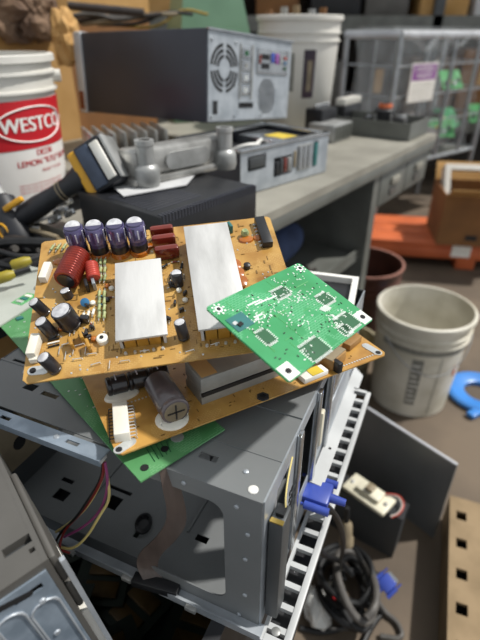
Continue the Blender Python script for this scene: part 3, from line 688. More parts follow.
for i in range(90):
    x = random.uniform(.004, .24); y = random.uniform(.003, .17); m.lathe([(.0011, 0), (.0006, .0008)], 6, Matrix.Translation((x, y, 0)))
stuff(m.build('solder_dots', 'solder', yu))
for k in range(4):
    gx, gy = V(54, 337+3.2*k); MB().cbox(gx, gy, .0012, .010, .0012, .0012, .15).build('print_bar', ('label_white', 'black_plastic')[k % 2], yu)

# ================================================================== SMALL GREEN BOARD
gs = thing('small_green_board', GS, 'bright green bare circuit board with pale corner pads on top of the stack', 'circuit board')
GW, GH = .1265, .0882
MB().prism([(0, .002), (.002, 0), (GW-.002, 0), (GW, .002), (GW, GH-.002), (GW-.002, GH), (.002, GH), (0, GH-.002)], -.0016, 0).build('substrate', 'pcb_green', gs)
G = lambda x, y: uv(GS, x, y)
def corner_pad(cx, cy, rz=0):
    p = MB().cbox(cx, cy, .0002, .0135, .0135, .0005, rz).build('corner_pad', 'white_plastic', gs)
    MB().lathe([(.0024, .0004), (.0024, .0008)], 14, Matrix.Translation((cx, cy, 0)) @ Matrix.Diagonal((1.2, 1, 1, 1))).build('mounting_hole', 'black_matte', p)
corner_pad(.0075, .0075); corner_pad(GW-.0075, .0075)
for cx, cy in ((.008, GH-.007), (GW-.0065, GH-.0065)):
    p = MB().lathe([(.0035, 0), (.0035, .0004)], 12, Matrix.Translation((cx, cy, 0))).build('star_pad', 'silk', gs)
    MB().lathe([(.0018, .0004), (.0018, .0008)], 12, Matrix.Translation((cx, cy, 0))).build('mounting_hole', 'black_matte', p)
    for k in range(8): MB().lathe([(.001, 0), (.001, .0005)], 8, Matrix.Translation((cx+.0052*math.cos(k*.785), cy+.0052*math.sin(k*.785), 0))).build('via', 'silk', p)
def chip(px, py, sx, sy, rz, mt, h=.0005, nm='chip_pad'):
    gx, gy = G(px, py); return MB().cbox(gx, gy, h/2, sx, sy, h, rz).build(nm, mt, gs)
c_ = chip(240, 322, .019, .015, 0, 'teal_pad'); gx, gy = G(240, 325); MB().cbox(gx, gy, .001, .005, .0035, .001, .2).build('hole', 'black_matte', c_)
MB().cbox(gx-.003, gy+.003, .0008, .004, .003, .0007, .2).build('solder', 'solder', c_)
for px, py, sx, sy in ((347, 322, .022, .016), (315, 349, .024, .016), (266, 337, .012, .014), (281, 293, .018, .010), (325, 299, .016, .012), (345, 330, .012, .010)):
    c_ = chip(px, py, sx, sy, 0, 'dark_green', .0004); gx, gy = G(px, py); k = 0
    m = MB()
    for i in range(int(sx/.0016)):
        for s in (-1, 1): m.cbox(gx-sx/2+.0008+i*.0016, gy+s*sy*.55, .0003, .0007, .0024, .0005)
    for i in range(int(sy/.0018)):
        for s in (-1, 1): m.cbox(gx+s*sx*.55, gy-sy/2+.0008+i*.0018, .0003, .0022, .0007, .0005)
    m.build('solder_pins', 'silk', c_)
m = MB(); random.seed(21)
for cl in range(34):
    cx = random.uniform(.012, GW-.012); cy = random.uniform(.010, GH-.010)
    for i in range(random.randint(4, 13)):
        x = cx+random.gauss(0, .005); y = cy+random.gauss(0, .004)
        if .003 < x < GW-.003 and .003 < y < GH-.003: m.cbox(x, y, .0002, random.choice((.0008, .0012, .002)), random.choice((.0006, .001)), .0005, random.choice((0, 1.57)))
stuff(m.build('solder_pads', 'silk', gs))
m = MB()
for i in range(60):
    x = random.uniform(.006, GW-.006); y = random.uniform(.006, GH-.006)
    m.cbox(x, y, .00025, random.choice((.0012, .002)), .0009, .0005, random.choice((0, 1.57)))
stuff(m.build('shadow_specks', 'black_plastic', gs))  # black specks put in as shadows of small components
m = MB()
for i in range(26):
    x = random.uniform(.01, GW-.03); y = random.uniform(.01, GH-.01); L = random.uniform(.008, .03)
    if random.random() < .6: m.box(x, y, 0, min(x+L, GW-.003), y+.0005, .0002)
    else: m.box(x, y, 0, x+.0005, min(y+L, GH-.003), .0002)
stuff(m.build('traces', 'pcb_green_lite', gs))
for px, py, sx in ((254, 303, .016), (262, 302, .018), (272, 298, .012), (258, 316, .010)):
    chip(px, py, sx, .0012, -.05, 'silk', .0006, 'long_pad')
gx, gy = G(325, 309)
for k in range(5): MB().cbox(gx+.0022*k-.004, gy, .0003, .0011, .008-.001*abs(k-2), .0006, .5).build('printed_mark', 'silk', gs)

# white plastic frame standing behind the boards
fc = at(359, 277, .853); wf = frame(Vector((fc.x, fc.y, .8412)), Vector((-.96, .28, 0)), None)
wfo = thing('white_frame', wf, 'white plastic rectangular frame lying behind the green board', 'plastic frame')
MB().plate(0, 0, .13, .095, .0, .012, [(.008, .008, .122, .087)]).build('frame_ring', 'white_plastic', wfo)
MB().plate(.0081, .0081, .1219, .0869, .0005, .003, []).build('backing', 'black_plastic', wfo)

# ================================================================== BLACK VENTED BOX, HEAT EXCHANGER, SLIM PC, HEAT SINK, TOWER
k1 = Vector((.65, .76, 0)).normalized()
KB = frame((-.110, .640, .862), k1, None)
kb = thing('vented_box', KB, 'black flat computer box with finely ribbed top edge at the front of the workbench', 'computer')
MB().box(0, 0, 0, .212, .20, .068, bev=.002).build('body', 'black_plastic', kb)
for i in range(34): MB().box(.004+i*.0061, -.0008, .058, .0072+i*.0061, .010, .0695).build('vent_rib', 'charcoal', kb)
for i in range(12): MB().box(.01, .03+i*.009, .068, .11, .033+i*.009, .0688).build('top_rib', 'charcoal', kb)
for x, y in ((.01, .01), (.19, .01), (.01, .18), (.19, .18)): MB().lathe([(.008, 0), (.008, .0025)], 10, Matrix.Translation((x, y, -.0022))).build('foot', 'rubber', kb)
hx1 = Vector((.728, .683, 0))
pp = frame((-.185, .750, .9325), hx1, None)
o = MB().prism([(-.01, -.02), (.10, -.035), (.155, .01), (.14, .10), (.02, .09)], 0, .0015).build('paper_sheet', 'paper_white'); o.matrix_world = pp
tag(o, 'pale paper sheet under the cast metal block on the black box', 'paper')
HX = frame((-.169, .775, .9345), hx1, None)
hx = thing('heat_exchanger', HX, 'cast metal block with two upright pipe stubs and embossed front', 'heat exchanger')
MB().box(.0, .0, .010, .215, .05, .054, bev=.008).build('body', 'cast_alu', hx)
MB().box(-.004, -.006, 0, .219, .056, .012, bev=.003).build('base_flange', 'cast_alu', hx)
MB().prism(capsule(.075, .031, .140, .031, .014), 0, .006, Matrix(((1, 0, 0, 0), (0, 0, -1, 0.001), (0, 1, 0, 0), (0, 0, 0, 1)))).build('embossed_oval', 'cast_grey', hx)
for x in (.022, .190):
    s_ = MB().lathe([(.019, .0), (.021, .008), (.021, .024), (.019, .030), (.0140, .034), (.0140, .062), (.0155, .064), (.0155, .071), (.0095, .071), (.0095, .05)], 22, Matrix.Translation((x, -.004, .0))).build('pipe_stub', 'cast_grey', hx)
    MB().lathe([(.0094, .060), (.0094, .061)], 18, Matrix.Translation((x, -.004, 0))).build('bore', 'kraft', s_)
# slim desktop
s1 = Vector((.705, .709, 0)).normalized()
SP = frame(Vector((.205, 1.175, .862))-s1*.29, s1, None)
sp = thing('slim_desktop', SP, 'open slim desktop computer with silver port panel under the dark tower', 'computer')
MB().box(0, 0, 0, .29, .20, .0015).box(0, .198, 0, .29, .20, .086).box(0, 0, 0, .002, .20, .086).box(.288, .002, 0, .29, .20, .086).build('shell', 'charcoal', sp)
MB().plate(0, 0, .29, .086, 0, .002, [(.02, .045, .075, .075), (.10, .02, .16, .06), (.235, .02, .252, .075)], Matrix(((1, 0, 0, 0), (0, 0, -1, .001), (0, 1, 0, 0), (0, 0, 0, 1)))).build('rear_panel', 'zinc', sp)
MB().box(-.002, -.004, .084, .292, .012, .090, bev=.001).box(.276, .0, .084, .292, .20, .090, bev=.001).box(0, .185, .084, .29, .202, .09).build('top_rim', 'chrome', sp)
for i, (x, z, sx, sz, mt) in enumerate(((.105, .025, .010, .026, 'black_plastic'), (.12, .025, .008, .030, 'case_dark'), (.132, .025, .008, .030, 'maroon_gloss'), (.145, .025, .010, .03, 'cast_grey'), (.165, .03, .006, .035, 'tan_ferrite'), (.178, .02, .048, .055, 'cast_grey'), (.024, .05, .045, .02, 'case_dark'), (.237, .022, .012, .05, 'teal_pad'))):
    MB().box(x, -.004, z, x+sx, .004, z+sz, bev=.0008).build('port', mt, sp)
for k in range(3): MB().box(.180+.016*k, -.006, .024, .190+.016*k, -.004, .072).build('slot_cover', 'chrome', sp)
MB().box(.02, .03, .0015, .16, .18, .060, bev=.003).build('inner_drive', 'black_plastic', sp)
yl_ = MB().box(.17, .05, .0015, .265, .18, .078, bev=.002).build('power_supply', 'chrome', sp); MB().box(.20, .06, .078, .25, .12, .0785).build('warning_label', 'yellow_tape', yl_)
MB().tube([(.05, .1, .06), (.07, .06, .082), (.11, .05, .080), (.14, .09, .07), (.17, .1, .075)], .004, 8, 2).build('internal_cable', 'white_plastic', sp)
# finned heat sink block
FH = frame((-.315, 1.055, .8605), (.90, .43, 0), None)
fh = thing('finned_heat_sink', FH, 'aluminium block with tall parallel fins under the dark tower', 'heat sink')
MB().box(0, 0, 0, .175, .12, .05).build('base', 'cast_alu', fh)
for i in range(8): MB().box(.003+i*.0230, -.002, .05, .010+i*.0230, .12, .104, bev=.001).build('fin', 'cast_alu', fh)
# tower lying on side
t1 = Vector((.203, .27, -.030)).normalized(); t2 = Vector((-.338, .21, -.006)).normalized()
TO = frame((-.074, 1.16, .9725), t1, t2)
to = thing('desktop_tower', TO, 'dark computer tower lying on its side with silver rear panel of fan and ports', 'computer')
TL, TD, TH = .345, .425, .186
MB().box(.0, .004, 0, TL, TD, TH, bev=.002).build('body', 'charcoal', to)
bz_ = MB().box(-.004, TD, -.003, TL+.004, TD+.032, TH+.003, bev=.006).build('front_bezel', 'silver_plastic', to)
MB().box(-.0046, TD+.006, .006, -.0036, TD+.026, .05).build('bezel_badge', 'maroon_gloss', bz_)
RR = lambda t=0: Matrix(((1, 0, 0, 0), (0, 0, -1, .004-t), (0, 1, 0, 0), (0, 0, 0, 1)))
MB().plate(.004, .003, TL-.004, TH-.004, 0, .003, [(.020, .018, .036, .046)], RR()).build('rear_panel', 'zinc', to)
MB().box(.0, -.003, TH-.003, TL, .003, TH+.0012).build('top_seam', 'chrome', to)
for k, r0 in enumerate((.050, .039, .028)):
    for q in range(4):
        m = MB(); a0 = q*math.pi/2+.14; a1 = (q+1)*math.pi/2-.14; pts = [(r0*math.cos(a0+(a1-a0)*i/8), r0*math.sin(a0+(a1-a0)*i/8)) for i in range(9)]+[((r0-.0068)*math.cos(a1-(a1-a0)*i/8), (r0-.0068)*math.sin(a1-(a1-a0)*i/8)) for i in range(9)]
        m.prism(pts, .003, .0036, RR() @ Matrix.Translation((.060, .112, 0))).build('fan_slot', 'black_matte', to)
MB().box(.020, .0, .018, .036, .003, .046).build('power_socket', 'black_plastic', to)
for x, z in ((.014, .165), (.10, .165), (.014, .012), (.10, .012), (.10, .08), (.21, .012)): MB().lathe_on((x, .001, z), (x, -.002, z), [(.004, 0), (.003, .003)], 10).build('screw', 'chrome', to)
for k in range(4):
    s_ = MB().box(.124, -.002, .058+k*.026, .158, .002, .080+k*.026, bev=.0012).build('slot_cover', 'chrome', to)
    MB().box(.132, -.0032, .064+k*.026, .146, -.002, .074+k*.026).build('slot_socket', ('solder', 'solder', 'cast_grey', 'dark_green')[k], s_)
MB().box(.162, -.0015, .05, .168, .002, .165).box(.116, -.0015, .05, .120, .002, .165).build('slot_frame', 'cast_grey', to)
m = MB()
for i in range(10): m.box(.118+i*.006, -.0006, .030, .1215+i*.006, .0012, .042)
m.build('vent_slits', 'black_matte', to)
MB().box(.185, -.002, .106, .325, .002, .162, bev=.001).build('port_shield', 'chrome', to)
for i, (x, z, sx, sz, mt) in enumerate(((.19, .128, .008, .02, 'maroon_gloss'), (.202, .118, .008, .012, 'black_plastic'), (.214, .118, .008, .012, 'black_plastic'), (.226, .118, .008, .012, 'black_plastic'), (.202, .138, .008, .012, 'black_plastic'), (.214, .138, .008, .012, 'black_plastic'), (.226, .138, .008, .012, 'black_plastic'), (.243, .132, .012, .022, 'vga_blue'), (.262, .130, .014, .024, 'purple'), (.282, .13, .008, .02, 'cast_grey'), (.305, .118, .007, .007, 'dark_green'), (.305, .130, .007, .007, 'disc_blue'), (.305, .142, .007, .007, 'red_coil'))):
    MB().box(x, -.0045, z, x+sx, -.001, z+sz, bev=.0006).build('port', mt, to)
m = MB()
for i in range(11):
    for j in range(13):
        x = (i-5)*.0072+(j % 2)*.0036; z = (j-6)*.0062
        if (x/.040)**2+(z/.042)**2 < 1: m.lathe([(.0026, .003), (.0026, .0036)], 6, RR() @ Matrix.Translation((.235+x, .056+z, 0)))
stuff(m.build('vent_mesh', 'black_matte', to))

# ================================================================== BUCKETS
def bucket_profile(rt, rb_, h, ridges=(.86, .79), t=.003):
    R = lambda f: rb_+(rt-rb_)*f
    p = [(rb_*.96, 0), (R(.02), .004)]
    for z in sorted(ridges): p += [(R(z), h*(z-.012)), (R(z)+.006, h*(z-.010)), (R(z)+.006, h*(z+.004)), (R(z), h*(z+.008))]
    p += [(R(1), h*.955), (R(1)+.007, h*.958), (R(1)+.007, h*.995), (R(1)+.004, h), (R(1)-t, h), (R(1)-t-.001, h*.97)]
    p += [(rb_-t, .008), (.001, .008)]
    return p
def bucket(name, loc, rt, rb_, h, mt, label, ridges=(.86, .79), n=48):
    o = thing(name, Vector(loc), label, 'bucket')
    MB().lathe(bucket_profile(rt, rb_, h, ridges), n).build('bucket_shell', mt, o, ang=50)
    return o
def wrap(vs, rfun, a0, z0, up=1.0):
    out = []
    for v in vs:
        z = z0+v.y*up; r = rfun(z); a = a0+v.x/r
        out.append((r*math.cos(a), r*math.sin(a), z))
    return out
def band(rfun, a0, a1, z0, z1, n=40, off=.0008, th=.0006):
    vs = []; fs = []
    for i in range(n+1):
        a = a0+(a1-a0)*i/n
        for z in (z0, z1):
            for d in (off, off+th): r = rfun(z)+d; vs.append((r*math.cos(a), r*math.sin(a), z))
    for i in range(n):
        k = i*4; fs += [(k+1, k+5, k+7, k+3), (k, k+2, k+6, k+4), (k+2, k+3, k+7, k+6), (k, k+4, k+5, k+1)]
    return vs, fs
# white bucket on the floor at right
wb = bucket('floor_bucket', (.618, 1.385, .0), .152, .132, .372, 'bucket_dirty', 'dirty white plastic bucket standing empty on the concrete floor')
R1 = lambda z: .132+.020*z/.372
lab = MB().add(*band(R1, -2.02, -1.78, .06, .25)).build('printed_panel', 'grey_print', wb)
m = MB()
for i in range(8): m.add(*band(R1, -2.0, -1.80-.03*(i % 3), .075+i*.021, .081+i*.021, 8, .0016))
m.build('print_lines', 'bucket_white', lab)
MB().add(*band(R1, -1.40, -1.385, .02, .26, 3)).build('mould_seam', 'grey_print', wb)
MB().add(*band(R1, -2.8, -.4, .268, .290, 40, .0008)).build('grey_band', 'grey_print', wb)
MB().add(*band(R1, -.95, -.85, .17, .21, 6)).build('orange_mark', 'orange', wb)
ht = [(R1(.30)*1.02*math.cos(a), R1(.3)*1.02*math.sin(a), .30-.10*math.sin((a+2.7)/2.3*math.pi)) for a in [-2.7+2.3*i/16 for i in range(17)]]
MB().tube([(x*1.04, y*1.04, z) for x, y, z in ht], .0022, 6).build('bail_handle', 'cast_grey', wb)
# bucket on the bench
hbk = bucket('storage_bucket', (.197, 1.87, .8605), .137, .120, .335, 'bucket_white', 'white plastic bucket with dark narrow label on the workbench behind the tower')
R2 = lambda z: .120+.017*z/.335
lab = MB().add(*band(R2, -1.52, -1.22, .10, .24, 8)).build('dark_label', 'navy_print', hbk)
MB().add(*band(R2, -1.42, -1.30, .12, .21, 6, .0018)).build('label_panel', 'tan_ferrite', lab)
MB().add(*band(R2, -1.95, -1.75, .12, .23, 8)).build('grey_label', 'grey_print', hbk)
for k in range(5):
    MB().cyl((-.08+.04*k, .02*(-1)**k, .10), (-.10+.045*k, .03*(-1)**k, .352+.006*(k % 3)), .014, .012, 10).build('scrap_piece', ('brown_card', 'alu_dull', 'tan_board', 'cast_grey', 'brown_card')[k], hbk)
# red printed pail on side table
RT, RBm, PH = .150, .136, .312
pl = bucket('food_pail', (-.535, 1.085, .801), RT, RBm, PH, 'bucket_white', 'white food pail with red printed oval label on the side table', ridges=(.90, .80))
R3 = lambda z: RBm+(RT-RBm)*z/PH
fa = -math.pi/2+.46+.66
MB().add(*band(R3, fa-1.9, fa+1.5, .018, .232, 60, .0007)).build('pale_label', 'white_print', pl)
MB().add(*band(R3, fa-1.9, fa+1.5, .148, .236, 60, .0014)).build('red_band', 'red_print', pl)
MB().add(*band(R3, fa-1.9, fa+1.5, .034, .038, 60, .0014)).build('red_line', 'red_print', pl)
ov = MB(); pts = [wrap([Vector((.084*math.cos(t), .032*math.sin(t), 0))], lambda z: R3(z)+.0026, fa-.02, .192)[0] for t in [2*math.pi*i/48 for i in range(49)]]
ov.tube(pts, .0016, 6).build('oval_outline', 'white_print', pl)
for zz in (.192,):
    MB().add(*band(R3, fa-1.9, fa-.62, zz-.001, zz+.001, 24, .0021)).build('white_line', 'white_print', pl)
    MB().add(*band(R3, fa+.58, fa+1.5, zz-.001, zz+.001, 24, .0021)).build('white_line', 'white_print', pl)
def print_on(parent, R, txt, size, a0, z0, mt, name, off=.0026, bold=0):
    vs, fs = text_mesh(txt, size)
    m = MB()
    for dx in ((0,) if not bold else (-bold, 0, bold)): m.add(wrap([Vector((v.x+dx, v.y, 0)) for v in vs], lambda z: R(z)+off+abs(dx)*.05, a0, z0), fs)
    m.build(name, mt, parent)
print_on(pl, R3, 'WESTCO', .037, fa-.02, .192, 'white_print', 'lettering', .0030, .0012)
print_on(pl, R3, 'DE230', .016, fa+.05, .138, 'red_print', 'lettering', .002, .0004)
print_on(pl, R3, 'LEMON "RTU" FILLING', .0165, fa+.16, .120, 'red_print', 'lettering', .002, .0004)
print_on(pl, R3, 'READY TO USE', .009, fa+.16, .102, 'red_print', 'lettering', .002)
for k in range(3): print_on(pl, R3, 'KEEP IN A COOL DRY PLACE AFTER OPENING', .0055, fa-.05, .078-.007*k, 'red_print', 'lettering', .002)
print_on(pl, R3, 'NET WEIGHT', .009, fa+.15, .050, 'red_print', 'lettering', .002)
MB().cyl((.139, .045, .27), (.156, .05, .27), .012, .012, 14).build('handle_lug', 'bucket_white', pl)
# brown bucket under the bench, off-white pail
bb_ = bucket('brown_bucket', (.495, 1.76, 0), .148, .128, .365, 'bucket_brown', 'reddish brown translucent bucket under the workbench drawers')
MB().lathe([(.149, .361), (.157, .361), (.157, .3675), (.149, .3675)], 40, None, True).build('rim_band', 'rim_pink', bb_)
MB().lathe([(.11, .03), (.125, .20), (.06, .24), (.01, .22)], 20).build('dark_contents', 'black_matte', bb_)
op = bucket('offwhite_pail', (.43, 1.515, 0), .076, .068, .17, 'pail_offwhite', 'small off-white pail on the floor beside the dirty bucket', ridges=(.8,))

# ================================================================== CORDLESS TOOL
ta = at(13, 223, .868); tb = at(104, 165, .965)
tdir = (tb-ta).normalized(); DR = frame(ta, tdir, Vector((-.5, .3, .8))) @ Matrix.Scale(.84, 4)
dr = thing('impact_driver', DR, 'black and yellow cordless driver lying on the cable heap with battery up', 'power tool')
MB().lathe_on((.02, .0, 0), (.19, 0, .004), [(.016, 0), (.021, .012), (.022, .05), (.019, .09), (.019, .13), (.026, .158), (.027, .17)], 18).build('grip', 'tool_black', dr)
for x in (.128, .136): MB().lathe_on((x, 0, .003), (x+.003, 0, .003), [(.0196, 0), (.0205, .0012), (.0196, .003)], 18).build('grip_ring', 'tan_ferrite', dr)
hd_ = MB().lathe_on((.0, .058, -.01), (.0, -.060, .012), [(.016, 0), (.026, .008), (.030, .035), (.030, .085), (.025, .112), (.017, .13)], 22).build('motor_head', 'tool_black', dr)
m = MB(); pts = [Vector((.004+.009*math.cos(t)-.012, .018*math.sin(t)-.014, .0325)) for t in [2*math.pi*i/28 for i in range(29)]]; m.tube(pts, .0022, 6); m.build('vent_outline', 'tool_yellow', hd_)
for k in range(3): MB().cbox(-.012+.004*k, -.014, .031, .0018, .024, .003).build('vent_fin', 'tan_ferrite', hd_)
MB().lathe_on((.0, .058, -.01), (.0, .10, -.018), [(.017, 0), (.013, .02), (.009, .042)], 16).build('chuck', 'cast_grey', hd_)
MB().box(.012, .018, .016, .060, .03, .028, bev=.004).build('yellow_trim', 'tool_yellow', dr)
MB().box(.185, -.045, -.028, .205, .045, .030, bev=.006).build('foot_collar', 'tool_yellow', dr)
MB().box(.203, -.046, -.032, .262, .046, .034, bev=.007).build('battery', 'tool_black', dr)
MB().box(.208, -.040, .0335, .236, .040, .038, bev=.002).build('battery_cover', 'tool_blue', dr)
MB().box(.240, -.036, .0335, .258, .036, .040, bev=.002).build('battery_label', 'label_white', dr)
MB().box(.262, -.042, -.028, .268, .042, .034, bev=.002).build('battery_rim', 'cast_grey', dr)
MB().tube([(.19, -.046, .0), (.192, -.058, .0), (.225, -.062, .002), (.228, -.050, .002)], .0035, 6, 2).build('belt_hook', 'chrome', dr)

# ================================================================== CABLE HEAP ON SIDE TABLE
random.seed(4)
mts = ['rubber', 'rubber_brown', 'rubber', 'rubber_grey', 'rubber_brown', 'tan_ferrite']
lbl = {'rubber': 'black cable in the heap on the side table beside the red pail', 'rubber_brown': 'dark brown cable in the heap on the side table beside the red pail', 'rubber_grey': 'grey cable in the heap on the side table beside the red pail', 'tan_ferrite': 'dusty tan cable in the heap on the side table beside the red pail'}
for i in range(46):
    mt = mts[i % 6]; c = Vector((-.44+random.uniform(-.13, .11), .72+random.uniform(-.07, .16), .808+.0011*i)); a = random.uniform(-.5, .9); pts = []
    L = random.uniform(.16, .30)
    for k in range(7):
        t = (k/6-.5)*L; pts.append(c+Vector((math.cos(a)*t-math.sin(a)*.03*math.sin(k*1.3+i), math.sin(a)*t+math.cos(a)*.03*math.sin(k*1.3+i), .010*math.sin(k*.9+i))))
    rr = random.choice((.004, .006, .0085))
    for q_, p_ in enumerate(pts):
        lb2 = BN.inverted() @ p_
        if lb2.y < .32: lb2.x = min(lb2.x, -.27-rr)
        p_ = BN @ lb2; p_.z = max(p_.z, .801+rr); pts[q_] = p_
    o = MB().tube(pts, rr, 8, 2).build('scrap_cable', mt); tag(o, lbl[mt], 'cable', 'cables in the heap on the side table')
for i, (x, y) in enumerate(((21, 263), (4, 277))):
    p = at(x, y, .865); d = Vector((.8, .5, .1)).normalized()
    o = thing('yellow_plug', p, 'yellow moulded plug on the cable heap beside the red pail', 'plug', 'yellow plugs on the cable heap')
    MB().lathe_on(d*-.014, d*.014, [(.005, 0), (.0078, .004), (.0078, .02), (.005, .028)], 14).build('plug_body', 'yellow_plug', o)
    MB().cyl(d*.014, d*.035, .0045, .004, 10).build('plug_tail', 'rubber', o)
for i, (x, y, s_) in enumerate(((60, 212, 1), (66, 203, .8), (54, 220, .8), (69, 214, .7))):
    p = at(x, y, .880); o = thing('metal_fitting', p, 'shiny metal scrap fitting on the cable heap below the driver', 'metal fitting', 'metal fittings on the cable heap')
    MB().lathe_on((-.012*s_, 0, -.004), (.014*s_, .006, .004), [(.004, 0), (.008*s_, .004), (.008*s_, .014*s_), (.005, .016*s_), (.005, .028*s_)], 8).build('fitting_body', 'chrome', o)
    MB().lathe_on((0, -.010*s_, .003), (.004, .012*s_, .003), [(.006*s_, 0), (.007*s_, .01*s_), (.004, .024*s_)], 8).build('fitting_arm', 'cast_alu', o)

# ================================================================== BACK LEFT: cardboard, paper, green bin, poles
gbx = thing('tall_carton', BN, 'tall plain tan cardboard carton behind the red pail', 'cardboard box')
MB().box(-.55, .90, 0, .31, 1.35, 1.14).build('carton_body', 'cardboard', gbx)
for y0, rz_ in ((.90, .6), (1.35, -.5)):
    MB().box(-.55, 0, 0, .31, .18, .004, Matrix.Translation((0, y0, 1.142)) @ Matrix.Rotation(math.pi/2+rz_*(.5 if y0 < 1 else -.5), 4, 'X')).build('flap', 'cardboard', gbx)
bx = thing('brown_carton', BN, 'darker brown cardboard carton standing behind the workbench', 'cardboard box')
MB().box(.36, 1.26, 0, 1.0, 1.70, 1.36).build('carton_body', 'brown_card', bx); MB().box(.36, 1.255, 1.2, 1.0, 1.26, 1.355).build('tape', 'cardboard', bx)
def crumple(c, s, seed, sub=4, amt=.35, mt='kraft'):
    bm = bmesh.new(); bmesh.ops.create_icosphere(bm, subdivisions=sub, radius=1)
    for v in bm.verts:
        q = v.co*2.1+Vector((seed*3.1, seed*1.7, 0)); f = 1+amt*noise.noise(q)+amt*.6*abs(noise.noise(q*2.6))
        v.co = Vector((v.co.x*s[0]*f, v.co.y*s[1]*f, max(v.co.z, -.75)*s[2]*f))
    bm.verts.index_update(); m = MB().add([v.co+Vector(c) for v in bm.verts], [[v.index for v in f.verts] for f in bm.faces]); bm.free(); return m
for i, (px, D, zc_, s) in enumerate(((8, 1.50, 1.185, (.085, .07, .07)), (42, 1.52, 1.18, (.055, .06, .06)), (66, 1.50, 1.13, (.035, .05, .07)))):
    r_ = ray(px, 32); p = r_*(D/r_.y); o = crumple((p.x, D, zc_), s, i+2).build('crumpled_paper', ('kraft', 'kraft', 'cardboard')[i], ang=12)
    tag(o, ('large crumpled brown paper heap above the red pail', 'smaller crumpled brown paper wad above the red pail', 'torn tan cardboard wad on the carton edge beside the tower')[i], 'paper')
p1_, p2_ = Vector((-1.05, 1.72, 1.26)), Vector((-.30, 1.78, 1.20))
po = thing('pole', p1_, 'long dark pole with red sleeve lying across the cartons', 'pole'); d = p2_-p1_
MB().cyl((0, 0, 0), d, .012, .012, 12).build('shaft', 'rubber_brown', po); MB().cyl(d*.38, d*.52, .018, .018, 14).build('sleeve', 'red_coil', po); MB().cyl((0, 0, 0), d*.3, .016, .016, 12).build('white_wrap', 'white_plastic', po)
for i in range(5):
    a = Vector((-.62+.05*i, 1.80+.02*i, 1.17)); o = MB().tube([a, a+Vector((.14, .02, .035-.012*i)), a+Vector((.22, .05, .01+.01*i)), a+Vector((.31, .07, .03))], .008-.0008*i, 8, 2).build('hose', ('rubber_grey', 'rubber_brown', 'tan_ferrite', 'rubber', 'brass')[i])
    tag(o, ('thick grey hose on the cartons behind the tower', 'brown hose on the cartons behind the tower', 'tan hose on the cartons behind the tower', 'thin black hose on the cartons behind the tower', 'thin brass pipe on the cartons behind the tower')[i], 'hose')
GBm = frame((-.235, 1.90, .8605), (.92, .39, 0), None)
gbn = thing('green_bin', GBm, 'olive green plastic tub upside down with sloping sides behind the tower', 'bin')
def frustum(m, x0, y0, x1, y1, z0, z1, ins, M=None):
    return m.add([(x0, y0, z0), (x1, y0, z0), (x1, y1, z0), (x0, y1, z0), (x0+ins, y0+ins, z1), (x1-ins, y0+ins, z1), (x1-ins, y1-ins, z1), (x0+ins, y1-ins, z1)], [(0, 3, 2, 1), (4, 5, 6, 7), (0, 1, 5, 4), (1, 2, 6, 5), (2, 3, 7, 6), (3, 0, 4, 7)], M)
frustum(MB(), 0, 0, .37, .30, .0, .46, .085).build('tub', 'olive_bin', gbn)
MB().box(-.012, -.012, .0, .382, .312, .02, bev=.004).build('rim', 'olive_bin', gbn)
MB().box(.12, .11, .46, .25, .19, .468, bev=.003).build('base_recess', 'olive_bin', gbn)

# ================================================================== JUNK ON THE BENCH END
JT = frame(BN @ Vector((.855, .03, .8605)), b1, b2)
jt = thing('metal_tray', JT, 'shallow grey metal tray at the far end of the workbench', 'tray')
MB().box(0, 0, 0, .17, .30, .003).box(0, 0, 0, .004, .30, .05).box(.166, 0, 0, .17, .30, .05).box(.004, 0, 0, .166, .004, .05).box(.004, .296, 0, .166, .3, .05).build('tray_shell', 'bench_paint', jt)
def motor(px, D, lab, r_=.03, h=.07, top='copper_red', z=.8645):
    rr = ray(px, 110); x = rr.x*(D/rr.y); o = thing('small_motor', (x, D, z), lab, 'motor')
    MB().lathe([(r_*.8, 0), (r_, .004), (r_, h*.75), (r_*.85, h*.8), (r_*.5, h*.82), (r_*.5, h), (r_*.2, h)], 18).build('can', 'black_plastic', o)
    MB().lathe([(r_*.62, h*.8), (r_*.7, h*.86), (r_*.62, h*.98)], 16).build('winding', top, o)
    for k in range(4): MB().cbox(r_*1.02*math.cos(k*1.57+.4), r_*1.02*math.sin(k*1.57+.4), h*.4, .008, .008, h*.5, k*1.57+.4).build('mount_lug', 'cast_grey', o)
motor(385, 1.72, 'black motor with copper winding in the grey tray', .034, .085, 'orange')
motor(402, 1.66, 'black motor with grey cap in the grey tray', .026, .06, 'cast_grey')
motor(370, 1.76, 'small black motor with silver cap in the grey tray', .02, .045, 'chrome')
gpx = ray(336, 115); o = thing('power_brick', frame((gpx.x*1.58/gpx.y, 1.58, .8605), b1, b2), 'grey finned power block behind the slim computer', 'power supply')
MB().box(-.06, -.03, 0, .06, .06, .05, bev=.003).build('case', 'cast_grey', o)
for k in range(6): MB().box(-.055+.019*k, -.034, .006, -.047+.019*k, -.029, .046).build('fin', 'bench_paint', o)
gp2 = ray(322, 105); o = thing('relay_block', frame((gp2.x*1.64/gp2.y, 1.64, .8605), b1, b2), 'black relay block with silver terminals beside the white bucket', 'relay')
MB().box(-.05, -.03, 0, .05, .03, .085, bev=.003).build('case', 'black_plastic', o)
for k in range(4): MB().lathe([(.006, .085), (.006, .094), (.003, .098)], 10, Matrix.Translation((-.036+.024*k, 0, 0))).build('terminal', 'chrome', o)
gp2 = ray(349, 100); o = thing('connector_rail', frame((gp2.x*1.86/gp2.y, 1.86, .8605), b1, b2), 'black connector rail with pale teeth beside the white bucket', 'connector')
MB().box(-.07, -.02, 0, .07, .02, .07, bev=.003).build('rail', 'black_plastic', o)
